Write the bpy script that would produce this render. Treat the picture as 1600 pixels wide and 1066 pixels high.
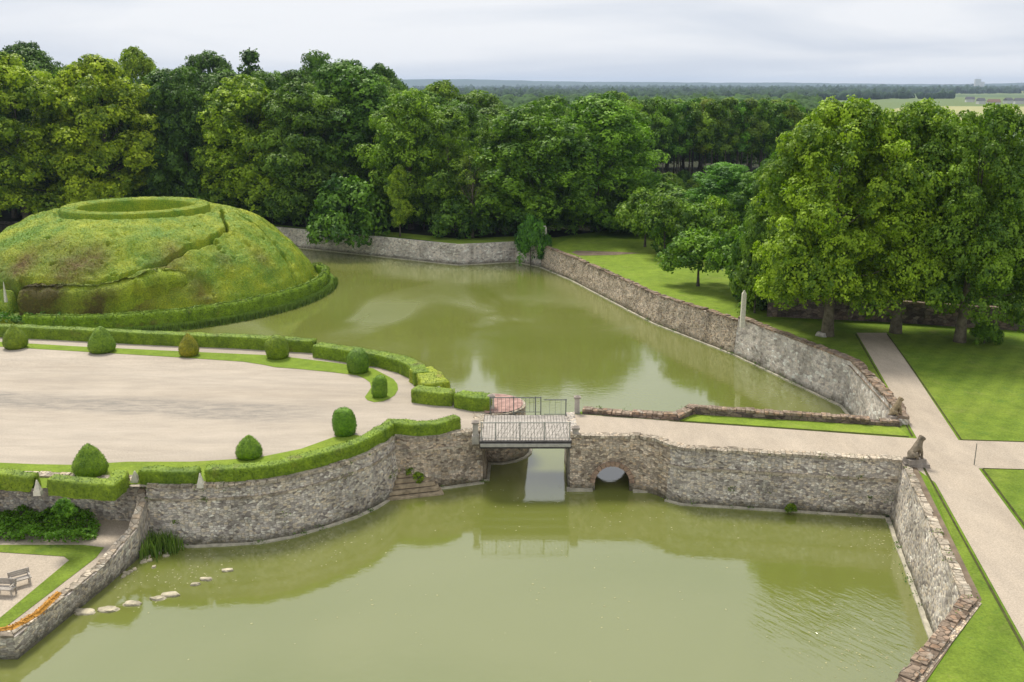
import bpy, math, random
import numpy as np
from mathutils import Vector, noise as mnoise
from mathutils.geometry import delaunay_2d_cdt
R_ = math.radians
for o in list(bpy.data.objects): bpy.data.objects.remove(o)
SC = bpy.context.scene
COL = SC.collection
RNG = np.random.default_rng(7)
random.seed(7)

# ------------------------------------------------------------------ camera
F_PX, PITCH, CAM_H = 1500.0, R_(14.9), 22.0
cam = bpy.data.cameras.new("camera"); camo = bpy.data.objects.new("camera", cam); COL.objects.link(camo)
camo.location = (0, 0, CAM_H); camo.rotation_euler = (R_(90) - PITCH, 0, 0)
cam.sensor_width = 36.0; cam.lens = 36.0 * F_PX / 1600.0
cam.clip_start = 0.5; cam.clip_end = 40000
SC.camera = camo
SC.view_settings.view_transform = 'Standard'; SC.view_settings.look = 'None'
SC.view_settings.exposure = 0.36; SC.view_settings.gamma = 1.0
SC.view_settings.use_curve_mapping = False
SC.cycles.use_denoising = True
SC.cycles.max_bounces = 6; SC.cycles.diffuse_bounces = 3; SC.cycles.glossy_bounces = 3
SC.cycles.transmission_bounces = 3; SC.cycles.volume_bounces = 0

# ------------------------------------------------------------------ sky + sun
SUN_EL, SUN_AZ = 57.0, -24.0        # azimuth from +Y (away from the camera), negative = to the left
w = bpy.data.worlds.new("World"); SC.world = w; w.use_nodes = True
nt = w.node_tree; nt.nodes.clear()
def N(nt, t, **kw):
    n = nt.nodes.new(t)
    for k, v in kw.items():
        if k == 'inp':
            for kk, vv in v.items(): n.inputs[kk].default_value = vv
        else: setattr(n, k, v)
    return n
out = N(nt, 'ShaderNodeOutputWorld'); bg = N(nt, 'ShaderNodeBackground'); bg.inputs['Strength'].default_value = 0.1
sky = N(nt, 'ShaderNodeTexSky', sky_type='NISHITA', sun_disc=False, sun_elevation=R_(SUN_EL), sun_rotation=R_(SUN_AZ))
tc = N(nt, 'ShaderNodeTexCoord')
mp = N(nt, 'ShaderNodeMapping'); mp.inputs['Scale'].default_value = (1.3, 1.3, 11.0); mp.inputs['Location'].default_value = (2.3, 0.4, 0)
ns = N(nt, 'ShaderNodeTexNoise', inp={'Scale': 1.7, 'Detail': 5.0, 'Roughness': 0.5, 'Distortion': 0.4})
cr = N(nt, 'ShaderNodeValToRGB')
cr.color_ramp.elements[0].position = 0.36; cr.color_ramp.elements[0].color = (5.6, 5.95, 6.6, 1)
cr.color_ramp.elements[1].position = 0.56; cr.color_ramp.elements[1].color = (7.25, 7.35, 7.6, 1)
mx = N(nt, 'ShaderNodeMix', data_type='RGBA', inp={'Factor': 0.96})
L = nt.links.new
L(tc.outputs['Generated'], mp.inputs['Vector']); L(mp.outputs[0], ns.inputs['Vector']); L(ns.outputs['Fac'], cr.inputs['Fac'])
L(sky.outputs[0], mx.inputs[6]); L(cr.outputs[0], mx.inputs[7]); L(mx.outputs[2], bg.inputs['Color']); L(bg.outputs[0], out.inputs[0])

sd = bpy.data.lights.new("sun", 'SUN'); sd.energy = 2.9; sd.angle = R_(15); sd.color = (1.0, 0.95, 0.86)
so = bpy.data.objects.new("sun", sd); COL.objects.link(so)
az = R_(SUN_AZ); sv = Vector((math.sin(az)*math.cos(R_(SUN_EL)), math.cos(az)*math.cos(R_(SUN_EL)), math.sin(R_(SUN_EL))))
so.rotation_euler = sv.to_track_quat('Z', 'Y').to_euler(); so.location = (-60, 60, 90)

# ------------------------------------------------------------------ measuring helpers (survey of the photograph)
def G(px, py, z=3.0):
    "world XY of the surveyed sight line (px, py) where it meets height z"
    dx = (px - 800) / F_PX; dy = (533 - py) / F_PX
    Y = math.cos(PITCH) + dy * math.sin(PITCH); Z = -math.sin(PITCH) + dy * math.cos(PITCH)
    t = (z - CAM_H) / Z
    return (dx * t, Y * t)
def gx(px, y, z=2.6):
    return (px - 800) / F_PX * (y * math.cos(PITCH) + (CAM_H - z) * math.sin(PITCH))
def gz(py, y):
    return CAM_H - y * math.tan(PITCH + math.atan((py - 533) / F_PX))
def gl(pts, z=3.0): return [G(a, b, z) for a, b in pts]
def land_h(x, y):
    t = min(1, max(0, (y - 60) / 40)); t = t*t*(3 - 2*t)
    h = 3.0 - 0.5*t
    if y > 400: h += 0.0
    return h

# ------------------------------------------------------------------ object helpers
def tag(o, label=None, cat=None, group=None, kind=None):
    if label: o['label'] = label
    if cat: o['category'] = cat
    if group: o['group'] = group
    if kind: o['kind'] = kind
    return o
def empty(name, loc=(0, 0, 0), rz=0.0, **kw):
    o = bpy.data.objects.new(name, None); COL.objects.link(o); o.location = loc; o.rotation_euler = (0, 0, rz)
    o.empty_display_size = 0.2
    return tag(o, **kw)
def link(name, me, parent=None, **kw):
    o = bpy.data.objects.new(name, me); COL.objects.link(o)
    if parent is not None: o.parent = parent
    return tag(o, **kw)
def copy_tree(o, parent=None):
    c = o.copy(); COL.objects.link(c)
    if parent is not None: c.parent = parent
    for ch in [k for k in o.children]: copy_tree(ch, c)
    return c
class MB:
    def __init__(s): s.v = []; s.f = []; s.uv = None; s.smooth = False
    def add(s, v, f):
        b = len(s.v); s.v += [tuple(p) for p in v]; s.f += [tuple(b + i for i in q) for q in f]; return b
    def box(s, x0, x1, y0, y1, z0, z1, tx=0.0, ty=0.0):
        s.add([(x0,y0,z0),(x1,y0,z0),(x1,y1,z0),(x0,y1,z0),(x0+tx,y0+ty,z1),(x1-tx,y0+ty,z1),(x1-tx,y1-ty,z1),(x0+tx,y1-ty,z1)],
              [(0,3,2,1),(4,5,6,7),(0,1,5,4),(1,2,6,5),(2,3,7,6),(3,0,4,7)])
    def bar(s, a, b, w=0.05, h=None):
        h = h or w; a = Vector(a); b = Vector(b); d = (b-a).normalized()
        u = d.cross(Vector((0,0,1)));  u = Vector((1,0,0)) if u.length < 1e-3 else u.normalized()
        v = u.cross(d).normalized(); u = u*w/2; v = v*h/2
        s.add([a-u-v,a+u-v,a+u+v,a-u+v,b-u-v,b+u-v,b+u+v,b-u+v], [(0,3,2,1),(4,5,6,7),(0,1,5,4),(1,2,6,5),(2,3,7,6),(3,0,4,7)])
    def tube(s, pts, rad, n=8, cap=True):
        pts = [Vector(p) for p in pts]; m = len(pts); vs = []; fs = []
        for i, p in enumerate(pts):
            d = (pts[min(i+1, m-1)] - pts[max(i-1, 0)]).normalized()
            u = d.cross(Vector((0.13, 0.97, 0.2))).normalized(); v = d.cross(u)
            for k in range(n):
                a = 2*math.pi*k/n; vs.append(p + (u*math.cos(a) + v*math.sin(a))*rad[i])
        for i in range(m-1):
            for k in range(n): fs.append((i*n+k, i*n+(k+1) % n, (i+1)*n+(k+1) % n, (i+1)*n+k))
        if cap: fs += [tuple(range(n))[::-1], tuple((m-1)*n+k for k in range(n))]
        s.add(vs, fs)
    def lathe(s, prof, c=(0,0), n=20, a0=0.0, a1=2*math.pi):
        full = abs(a1-a0-2*math.pi) < 1e-6; m = n if full else n+1; vs = []; fs = []
        for r, z in prof:
            for k in range(m):
                a = a0 + (a1-a0)*k/n; vs.append((c[0]+r*math.cos(a), c[1]+r*math.sin(a), z))
        for i in range(len(prof)-1):
            for k in range(n):
                k2 = (k+1) % m; fs.append((i*m+k, i*m+k2, (i+1)*m+k2, (i+1)*m+k))
        s.add(vs, fs)
    def mesh(s, name, mat=None, smooth=False):
        me = bpy.data.meshes.new(name); me.from_pydata(s.v, [], s.f)
        if mat: me.materials.append(mat)
        if smooth: me.polygons.foreach_set('use_smooth', [True]*len(me.polygons))
        me.update(); return me
    def build(s, name, mat, parent=None, smooth=False, **kw):
        return link(name, s.mesh(name, mat, smooth), parent, **kw)
def np_mesh(name, V, Fq, mat, smooth=False, attrs=None):
    "V (n,3), Fq (m,4 or 3)"
    me = bpy.data.meshes.new(name); k = Fq.shape[1]
    me.vertices.add(len(V)); me.vertices.foreach_set('co', V.astype(np.float32).ravel())
    me.loops.add(Fq.size); me.loops.foreach_set('vertex_index', Fq.astype(np.int32).ravel())
    me.polygons.add(len(Fq)); me.polygons.foreach_set('loop_start', np.arange(0, Fq.size, k, dtype=np.int32))
    me.polygons.foreach_set('loop_total', np.full(len(Fq), k, dtype=np.int32))
    if smooth is True: me.polygons.foreach_set('use_smooth', np.ones(len(Fq), bool))
    elif smooth is not False: me.polygons.foreach_set('use_smooth', smooth)
    if attrs:
        for an, (dom, arr) in attrs.items():
            a = me.attributes.new(an, 'FLOAT', dom); a.data.foreach_set('value', arr.astype(np.float32))
    if mat: me.materials.append(mat)
    me.update(calc_edges=True); me.validate(); return me
def vnoise(P, scale, seed=0):
    "vectorised value noise in [-1,1] at points P (n,3)"
    Q = P*scale; I = np.floor(Q).astype(np.int64); Fr = Q - I; Fr = Fr*Fr*(3-2*Fr)
    def h(a, b, c):
        n = (a*73856093) ^ (b*19349663) ^ (c*83492791) ^ (seed*2654435761)
        n = (n ^ (n >> 13))*1274126177 & 0x7fffffff
        n = n ^ (n >> 16)
        return (n % 65536)/32768.0 - 1
    r = 0
    for a in (0, 1):
        for b in (0, 1):
            for c in (0, 1):
                wgt = (Fr[:,0] if a else 1-Fr[:,0])*(Fr[:,1] if b else 1-Fr[:,1])*(Fr[:,2] if c else 1-Fr[:,2])
                r = r + wgt*h(I[:,0]+a, I[:,1]+b, I[:,2]+c)
    return r
def fbm(P, scale, seed=0, o=3):
    r = 0; a = 1
    for i in range(o): r = r + a*vnoise(P, scale*2**i, seed+i); a *= 0.5
    return r

# ------------------------------------------------------------------ materials
def new_mat(name):
    m = bpy.data.materials.new(name); m.use_nodes = True; nt = m.node_tree
    b = nt.nodes['Principled BSDF']; return m, nt, b
def ramp(nt, stops):
    r = N(nt, 'ShaderNodeValToRGB'); e = r.color_ramp.elements
    e[0].position, e[0].color = stops[0][0], (*stops[0][1], 1)
    e[1].position, e[1].color = stops[-1][0], (*stops[-1][1], 1)
    for p, c in stops[1:-1]:
        x = e.new(p); x.color = (*c, 1)
    return r
def mixc(nt, fac, a, b, mode='MIX'):
    m = N(nt, 'ShaderNodeMix', data_type='RGBA', blend_type=mode)
    for s, k in ((fac, 0), (a, 6), (b, 7)):
        if hasattr(s, 'links') or hasattr(s, 'is_linked'): nt.links.new(s, m.inputs[k])
        elif isinstance(s, tuple): m.inputs[k].default_value = (*s, 1)
        else: m.inputs[k].default_value = s
    return m.outputs[2]
def mth(nt, op, a, b=None, c=None, clamp=False):
    m = N(nt, 'ShaderNodeMath', operation=op); m.use_clamp = clamp
    for i, s in enumerate((a, b, c)):
        if s is None: continue
        if hasattr(s, 'is_linked'): nt.links.new(s, m.inputs[i])
        else: m.inputs[i].default_value = s
    return m.outputs[0]
def nz(nt, vec, scale, detail=3, rough=0.55, dist=0.0, stretch=None):
    if stretch:
        mp = N(nt, 'ShaderNodeMapping'); mp.inputs['Scale'].default_value = stretch
        if len(stretch) == 3: pass
        nt.links.new(vec, mp.inputs[0]); vec = mp.outputs[0]
    n = N(nt, 'ShaderNodeTexNoise', inp={'Scale': scale, 'Detail': detail, 'Roughness': rough, 'Distortion': dist})
    nt.links.new(vec, n.inputs['Vector']); return n.outputs['Fac']
def pos(nt): return N(nt, 'ShaderNodeNewGeometry').outputs['Position']
def bump(nt, b, h, strength=0.3, dist=0.05):
    n = N(nt, 'ShaderNodeBump', inp={'Strength': strength, 'Distance': dist}); nt.links.new(h, n.inputs['Height']); nt.links.new(n.outputs[0], b.inputs['Normal'])

def m_flat(name, c, rough=0.7, var=0.15, scale=3.0, metal=0.0):
    m, nt, b = new_mat(name); p = pos(nt); n = nz(nt, p, scale, 5, 0.65)
    r = ramp(nt, [(0.3, tuple(x*(1-var) for x in c)), (0.7, tuple(min(1, x*(1+var)) for x in c))])
    nt.links.new(n, r.inputs[0]); nt.links.new(r.outputs[0], b.inputs['Base Color']); b.inputs['Roughness'].default_value = rough; b.inputs['Metallic'].default_value = metal; b.inputs['Specular IOR Level'].default_value = 0.12 if rough > .85 else .4
    bump(nt, b, n, 0.3, 0.02); return m

def m_stone(name, light, dark, warm, mortar, lichen=0.3, moss=0.2, scale=6.0):
    "coursed rubble, UV in metres"
    m, nt, b = new_mat(name); p = pos(nt)
    uv = N(nt, 'ShaderNodeUVMap', uv_map='UVMap').outputs[0]
    wob = N(nt, 'ShaderNodeTexNoise', inp={'Scale': 1.5, 'Detail': 2.0}); nt.links.new(uv, wob.inputs[0])
    add = N(nt, 'ShaderNodeMix', data_type='VECTOR', inp={0: 0.12}); nt.links.new(uv, add.inputs[4]); nt.links.new(wob.outputs['Color'], add.inputs[5])
    mp = N(nt, 'ShaderNodeMapping'); mp.inputs['Scale'].default_value = (1.0, 1.75, 1.0); nt.links.new(add.outputs[1], mp.inputs[0])
    v1 = N(nt, 'ShaderNodeTexVoronoi', voronoi_dimensions='2D', feature='F1', inp={'Scale': scale, 'Randomness': 0.85}); nt.links.new(mp.outputs[0], v1.inputs[0])
    v2 = N(nt, 'ShaderNodeTexVoronoi', voronoi_dimensions='2D', feature='DISTANCE_TO_EDGE', inp={'Scale': scale, 'Randomness': 0.85}); nt.links.new(mp.outputs[0], v2.inputs[0])
    sep = N(nt, 'ShaderNodeSeparateColor'); nt.links.new(v1.outputs['Color'], sep.inputs[0])
    r = ramp(nt, [(0.0, dark), (0.25, tuple((a+b_)/2 for a, b_ in zip(dark, light))), (0.55, light), (0.8, warm), (1.0, tuple(min(.8, x*1.35) for x in light))])
    nt.links.new(sep.outputs[0], r.inputs[0])
    edge = ramp(nt, [(0.0, (1, 1, 1)), (0.09, (0, 0, 0))]); nt.links.new(v2.outputs['Distance'], edge.inputs[0])
    col = mixc(nt, edge.outputs[0], r.outputs[0], mortar)
    # weathering: big stains, vertical runs, lichen blooms and a wet foot
    n1 = nz(nt, p, 0.5, 5, 0.65); st = ramp(nt, [(0.34, (0.64, 0.62, 0.58)), (0.55, (1.2, 1.17, 1.13))]); nt.links.new(n1, st.inputs[0])
    col = mixc(nt, 0.75, col, st.outputs[0], 'MULTIPLY')
    n2 = nz(nt, uv, 1.0, 4, 0.6, 0, (1.6, 0.22, 1)); ru = ramp(nt, [(0.3, (0.6, 0.58, 0.55)), (0.5, (1.05, 1.05, 1.05))]); nt.links.new(n2, ru.inputs[0])
    col = mixc(nt, 0.6, col, ru.outputs[0], 'MULTIPLY')
    n3 = nz(nt, p, 2.2, 6, 0.7); li = ramp(nt, [(0.56, (0, 0, 0)), (0.66, (1, 1, 1))]); nt.links.new(n3, li.inputs[0])
    col = mixc(nt, mth(nt, 'MULTIPLY', li.outputs[0], lichen), col, (0.52, 0.50, 0.42))
    n4 = nz(nt, p, 1.3, 5, 0.7, 0.5); mo = ramp(nt, [(0.55, (0, 0, 0)), (0.68, (1, 1, 1))]); nt.links.new(n4, mo.inputs[0])
    sp = N(nt, 'ShaderNodeSeparateXYZ'); nt.links.new(p, sp.inputs[0])
    foot = N(nt, 'ShaderNodeMapRange', inp={'From Min': 0.9, 'From Max': 0.05, 'To Min': 0.0, 'To Max': 1.0}); nt.links.new(sp.outputs[2], foot.inputs[0])
    col = mixc(nt, mth(nt, 'MULTIPLY', mo.outputs[0], mth(nt, 'ADD', moss, mth(nt, 'MULTIPLY', foot.outputs[0], 0.5)), clamp=True), col, (0.07, 0.09, 0.025))
    tide = N(nt, 'ShaderNodeMapRange', inp={'From Min': 0.55, 'From Max': 0.1, 'To Min': 0.0, 'To Max': 0.8}); nt.links.new(mth(nt, 'ADD', sp.outputs[2], mth(nt, 'MULTIPLY', mth(nt, 'SUBTRACT', n4, 0.5), 1.1)), tide.inputs[0])
    col = mixc(nt, tide.outputs[0], col, (0.085, 0.08, 0.045))
    n5 = nz(nt, p, 7.0, 3, 0.6); gr = ramp(nt, [(0.3, (0.6, 0.6, 0.6)), (0.7, (1.25, 1.25, 1.25))]); nt.links.new(n5, gr.inputs[0])
    col = mixc(nt, 0.7, col, gr.outputs[0], 'MULTIPLY')
    nt.links.new(col, b.inputs['Base Color']); b.inputs['Roughness'].default_value = 0.92; b.inputs['Specular IOR Level'].default_value = 0.15
    inv = mth(nt, 'SUBTRACT', 1.0, edge.outputs[0]); bump(nt, b, mth(nt, 'ADD', inv, n5), 0.8, 0.05)
    return m

def m_leaf(name, dark, light, trans=0.25, scale=0.5, brown=None, tint=True, island=0.5, attr=False, grain=0.0, tuft=0.0):
    m, nt, b = new_mat(name); p = pos(nt)
    geo = N(nt, 'ShaderNodeNewGeometry')
    n1 = nz(nt, p, scale, 4, 0.6)
    isl = geo.outputs['Random Per Island']
    f = mth(nt, 'ADD', mth(nt, 'MULTIPLY', n1, 1.0), mth(nt, 'MULTIPLY', mth(nt, 'SUBTRACT', isl, 0.5), island), clamp=True)
    if tuft: f = mth(nt, 'ADD', f, mth(nt, 'MULTIPLY', mth(nt, 'SUBTRACT', N(nt, 'ShaderNodeAttribute', attribute_name='tuft').outputs['Fac'], 0.5), tuft), clamp=True)
    r = ramp(nt, [(0.25, dark), (0.75, light)]); nt.links.new(f, r.inputs[0]); col = r.outputs[0]
    if brown:
        if attr:
            at = N(nt, 'ShaderNodeAttribute', attribute_name='brown'); fac = at.outputs['Fac']
            n2 = nz(nt, p, 1.4, 5, 0.65)
            fac = mth(nt, 'MULTIPLY', fac, mth(nt, 'MULTIPLY_ADD', n2, 2.0, 0.1), clamp=True)
        else:
            n2 = nz(nt, p, 0.7, 4, 0.6); q = ramp(nt, [(0.6, (0, 0, 0)), (0.72, (1, 1, 1))]); nt.links.new(n2, q.inputs[0]); fac = mth(nt, 'MULTIPLY', q.outputs[0], 0.6)
        col = mixc(nt, fac, col, brown)
    if grain:
        gn = nz(nt, p, 7.5, 4, 0.8); gr = ramp(nt, [(0.36, (0.62, 0.7, 0.65)), (0.62, (1.6, 1.5, 1.35))]); nt.links.new(gn, gr.inputs[0])
        col = mixc(nt, 0.85, col, gr.outputs[0], 'MULTIPLY'); bump(nt, b, gn, grain, 0.12)
    if tint:
        oi = N(nt, 'ShaderNodeObjectInfo'); col = mixc(nt, 1.0, col, oi.outputs['Color'], 'MULTIPLY')
    nt.links.new(col, b.inputs['Base Color']); b.inputs['Roughness'].default_value = 0.55; b.inputs['Specular IOR Level'].default_value = 0.25
    if trans > 0:
        t = N(nt, 'ShaderNodeBsdfTranslucent'); nt.links.new(mixc(nt, 1.0, col, (1.3, 1.5, 0.6), 'MULTIPLY'), t.inputs[0])
        ms = N(nt, 'ShaderNodeMixShader', inp={0: trans}); nt.links.new(b.outputs[0], ms.inputs[1]); nt.links.new(t.outputs[0], ms.inputs[2])
        nt.links.new(ms.outputs[0], nt.nodes['Material Output'].inputs[0])
    return m

def m_grass(name, a, bcol, c, stripe=0.0, rot=0.0):
    m, nt, b = new_mat(name); p = pos(nt)
    n1 = nz(nt, p, 0.13, 5, 0.6); r = ramp(nt, [(0.3, a), (0.55, bcol), (0.72, c)]); nt.links.new(n1, r.inputs[0])
    n2 = nz(nt, p, 1.1, 5, 0.7); g = ramp(nt, [(0.3, (0.72, 0.75, 0.7)), (0.7, (1.22, 1.2, 1.1))]); nt.links.new(n2, g.inputs[0])
    col = mixc(nt, 0.8, r.outputs[0], g.outputs[0], 'MULTIPLY')
    n3 = nz(nt, p, 9.0, 3, 0.7); g3 = ramp(nt, [(0.3, (0.6, 0.62, 0.6)), (0.7, (1.3, 1.3, 1.2))]); nt.links.new(n3, g3.inputs[0])
    col = mixc(nt, 0.6, col, g3.outputs[0], 'MULTIPLY')
    n6 = nz(nt, p, 0.45, 5, 0.75, 0.6); dr = ramp(nt, [(0.58, (0, 0, 0)), (0.72, (1, 1, 1))]); nt.links.new(n6, dr.inputs[0]); col = mixc(nt, mth(nt, 'MULTIPLY', dr.outputs[0], 0.45), col, (0.27, 0.26, 0.09))
    n7 = nz(nt, p, 0.7, 4, 0.7, 0.3); cl = ramp(nt, [(0.30, (1, 1, 1)), (0.42, (0, 0, 0))]); nt.links.new(n7, cl.inputs[0]); col = mixc(nt, mth(nt, 'MULTIPLY', cl.outputs[0], 0.4), col, (0.07, 0.15, 0.03))
    if stripe:
        mp = N(nt, 'ShaderNodeMapping'); mp.inputs['Rotation'].default_value = (0, 0, rot); nt.links.new(p, mp.inputs[0])
        wv = N(nt, 'ShaderNodeTexWave', inp={'Scale': 0.22, 'Distortion': 1.5, 'Detail': 2.0}); nt.links.new(mp.outputs[0], wv.inputs[0])
        g4 = ramp(nt, [(0.2, (0.85, 0.87, 0.85)), (0.8, (1.1, 1.08, 1.05))]); nt.links.new(wv.outputs['Fac'], g4.inputs[0])
        col = mixc(nt, stripe, col, g4.outputs[0], 'MULTIPLY')
    nt.links.new(col, b.inputs['Base Color']); b.inputs['Roughness'].default_value = 0.9; b.inputs['Specular IOR Level'].default_value = 0.1
    bump(nt, b, n3, 0.6, 0.05); return m

def m_gravel(name, a, bcol, grime=(0.36, 0.34, 0.32), ax=(0.25, 1.0, 1.0), band=False):
    m, nt, b = new_mat(name); p = pos(nt)
    n1 = nz(nt, p, 0.25, 6, 0.65, 0.3, ax); r = ramp(nt, [(0.3, a), (0.7, bcol)]); nt.links.new(n1, r.inputs[0]); col = r.outputs[0]
    n2 = nz(nt, p, 1.2, 6, 0.7, 0.0, ax); g = ramp(nt, [(0.3, (0.82, 0.82, 0.83)), (0.7, (1.1, 1.09, 1.08))]); nt.links.new(n2, g.inputs[0])
    col = mixc(nt, 0.8, col, g.outputs[0], 'MULTIPLY')
    if band:   # the washed-out, stonier strip down the middle of the court, and faint wheel marks
        sp = N(nt, 'ShaderNodeSeparateXYZ'); nt.links.new(p, sp.inputs[0])
        wob = nz(nt, p, 0.35, 4, 0.65, 0, (0.35, 1, 1)); wobs = mth(nt, 'MULTIPLY', mth(nt, 'SUBTRACT', wob, 0.5), 2.6)
        d = mth(nt, 'ADD', mth(nt, 'ADD', mth(nt, 'MULTIPLY', mth(nt, 'ADD', sp.outputs[0], 33.0), 0.140), mth(nt, 'SUBTRACT', sp.outputs[1], 57.3)), wobs)
        m1 = N(nt, 'ShaderNodeMapRange', inp={'From Min': 1.9, 'From Max': 1.1, 'To Min': 0.0, 'To Max': 1.0}); nt.links.new(mth(nt, 'ABSOLUTE', d), m1.inputs[0])
        m2 = N(nt, 'ShaderNodeMapRange', inp={'From Min': -9.0, 'From Max': -15.0, 'To Min': 0.0, 'To Max': 1.0}); nt.links.new(sp.outputs[0], m2.inputs[0])
        st = nz(nt, p, 2.6, 4, 0.75, 0, (0.3, 1.2, 1)); sr = ramp(nt, [(0.35, (1, 1, 1)), (0.62, (0.25, 0.25, 0.25))]); nt.links.new(st, sr.inputs[0])
        col = mixc(nt, mth(nt, 'MULTIPLY', mth(nt, 'MULTIPLY', m1.outputs[0], m2.outputs[0]), sr.outputs[0]), col, (0.27, 0.245, 0.21))
        for off0, wd in ((-7.0, .18), (-5.4, .18), (4.6, .2), (6.2, .2), (-9.3, .2)):
            e = mth(nt, 'ABSOLUTE', mth(nt, 'SUBTRACT', mth(nt, 'MULTIPLY_ADD', wobs, .5, d), off0))
            m3 = N(nt, 'ShaderNodeMapRange', inp={'From Min': wd*2.4, 'From Max': 0.0, 'To Min': 0.0, 'To Max': 0.5}); nt.links.new(e, m3.inputs[0])
            col = mixc(nt, mth(nt, 'MULTIPLY', m3.outputs[0], n2), col, (0.33, 0.29, 0.24))
    n3 = nz(nt, p, 14.0, 2, 0.8); g3 = ramp(nt, [(0.3, (0.68, 0.67, 0.66)), (0.7, (1.2, 1.2, 1.2))]); nt.links.new(n3, g3.inputs[0])
    col = mixc(nt, 0.7, col, g3.outputs[0], 'MULTIPLY')
    nt.links.new(col, b.inputs['Base Color']); b.inputs['Roughness'].default_value = 0.95; b.inputs['Specular IOR Level'].default_value = 0.15
    bump(nt, b, n3, 0.4, 0.02); return m

M = {}
M['stone_grey'] = m_stone('stone_grey', (0.62, 0.57, 0.51), (0.24, 0.21, 0.19), (0.64, 0.54, 0.40), (0.50, 0.45, 0.38), 0.6, 0.12)
M['stone_brown'] = m_stone('stone_brown', (0.58, 0.50, 0.40), (0.22, 0.17, 0.13), (0.60, 0.46, 0.31), (0.43, 0.36, 0.28), 0.5, 0.18)
M['stone_pale'] = m_stone('stone_pale', (0.66, 0.61, 0.55), (0.36, 0.32, 0.29), (0.62, 0.54, 0.46), (0.58, 0.53, 0.47), 0.5, 0.1, 3.4)
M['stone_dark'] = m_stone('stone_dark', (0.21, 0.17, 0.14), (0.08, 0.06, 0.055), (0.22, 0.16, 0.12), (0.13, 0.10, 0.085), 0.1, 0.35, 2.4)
M['coping_plain'] = m_flat('coping_stone', (0.30, 0.26, 0.22), 0.9, 0.4, 1.6)
M['coping'] = m_stone('coping_rubble', (0.50, 0.44, 0.35), (0.25, 0.21, 0.165), (0.46, 0.37, 0.27), (0.35, 0.30, 0.23), 0.6, 0.3, 2.6)
M['coping_brown'] = m_stone('coping_brown', (0.32, 0.25, 0.19), (0.15, 0.11, 0.08), (0.36, 0.24, 0.16), (0.20, 0.155, 0.115), 0.5, 0.3, 2.6)
M['ashlar'] = m_flat('ashlar', (0.42, 0.385, 0.33), 0.85, 0.3, 2.2)
M['ledge'] = m_flat('ledge_stone', (0.45, 0.41, 0.31), 0.85, 0.35, 2.5)
M['white_stone'] = m_flat('white_stone', (0.66, 0.62, 0.50), 0.8, 0.2, 6)
M['statue'] = m_flat('statue_stone', (0.22, 0.18, 0.13), 0.9, 0.45, 5)
M['iron'] = m_flat('old_iron', (0.14, 0.15, 0.13), 0.6, 0.3, 8)
M['wood'] = m_flat('grey_wood', (0.40, 0.36, 0.31), 0.85, 0.3, 3)
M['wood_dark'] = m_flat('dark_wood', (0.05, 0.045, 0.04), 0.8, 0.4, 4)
M['beam'] = m_flat('pale_beam', (0.40, 0.38, 0.33), 0.7, 0.2, 4)
M['red'] = m_flat('red_paving', (0.40, 0.25, 0.21), 0.9, 0.4, 2)
M['pale_rail'] = m_flat('pale_rail', (.36, .35, .31), .6, .3, 8)
M['earth'] = m_flat('bare_earth', (0.19, 0.145, 0.10), 0.95, 0.35, 1.2)
M['turf_edge'] = m_flat('turf_cut', (.07, .075, .025), .95, .4, 2)
M['step'] = m_flat('ochre_step', (.36, .29, .19), .9, .5, 2.5)
M['mud_stone'] = m_flat('pale_boulder', (0.42, 0.37, 0.26), 0.85, 0.5, 2.5)
M['lawn'] = m_grass('lawn', (0.125, 0.20, 0.026), (0.17, 0.235, 0.034), (0.225, 0.275, 0.055), 0.5, 0.6)
M['ground'] = m_grass('rough_grass', (0.10, 0.18, 0.02), (0.15, 0.235, 0.025), (0.20, 0.27, 0.03))
M['verge'] = m_grass('verge_grass', (0.16, 0.235, 0.03), (0.20, 0.28, 0.035), (0.25, 0.31, 0.05))
M['forecourt'] = m_gravel('forecourt_gravel', (0.42, 0.36, 0.285), (0.51, 0.445, 0.36), band=True)
M['band'] = m_gravel('worn_gravel', (0.40, 0.355, 0.31), (0.50, 0.44, 0.37), ax=(0.2, 1.4, 1))
M['path'] = m_gravel('path_gravel', (0.43, 0.36, 0.275), (0.51, 0.435, 0.34), ax=(0.8, 0.3, 1))
M['hedge'] = m_leaf('hedge_leaves', (0.055, 0.105, 0.010), (0.20, 0.285, 0.018), 0.0, 1.2, (0.16, 0.12, 0.04), True, 0.3, False, 0.45)
M['topiary'] = m_leaf('topiary_leaves', (0.06, 0.125, 0.008), (0.15, 0.245, 0.014), 0.0, 2.0, None, True, 0.25, False, 0.4)
M['mound'] = m_leaf('mound_box', (0.13, 0.25, 0.016), (0.48, 0.49, 0.022), 0.0, 0.33, (0.13, 0.09, 0.016), True, 0.3, True, 0.9)
M['leaf'] = m_leaf('tree_leaves', (0.055, 0.115, 0.014), (0.23, 0.345, 0.034), 0.22, 0.35, None, True, 0.22, False, 0.0, 0.75)
M['bark'] = m_flat('bark', (0.11, 0.095, 0.075), 0.95, 0.45, 3)
M['bark_pale'] = m_flat('bark_pale', (0.17, 0.145, 0.10), 0.95, 0.5, 2.5)
M['reed'] = m_leaf('reed', (0.10, 0.17, 0.03), (0.22, 0.29, 0.07), 0.2, 2.0, None, True, 0.8)
M['orange'] = m_flat('orange_flowers', (0.52, 0.25, 0.035), 0.8, 0.35, 5)

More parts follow.
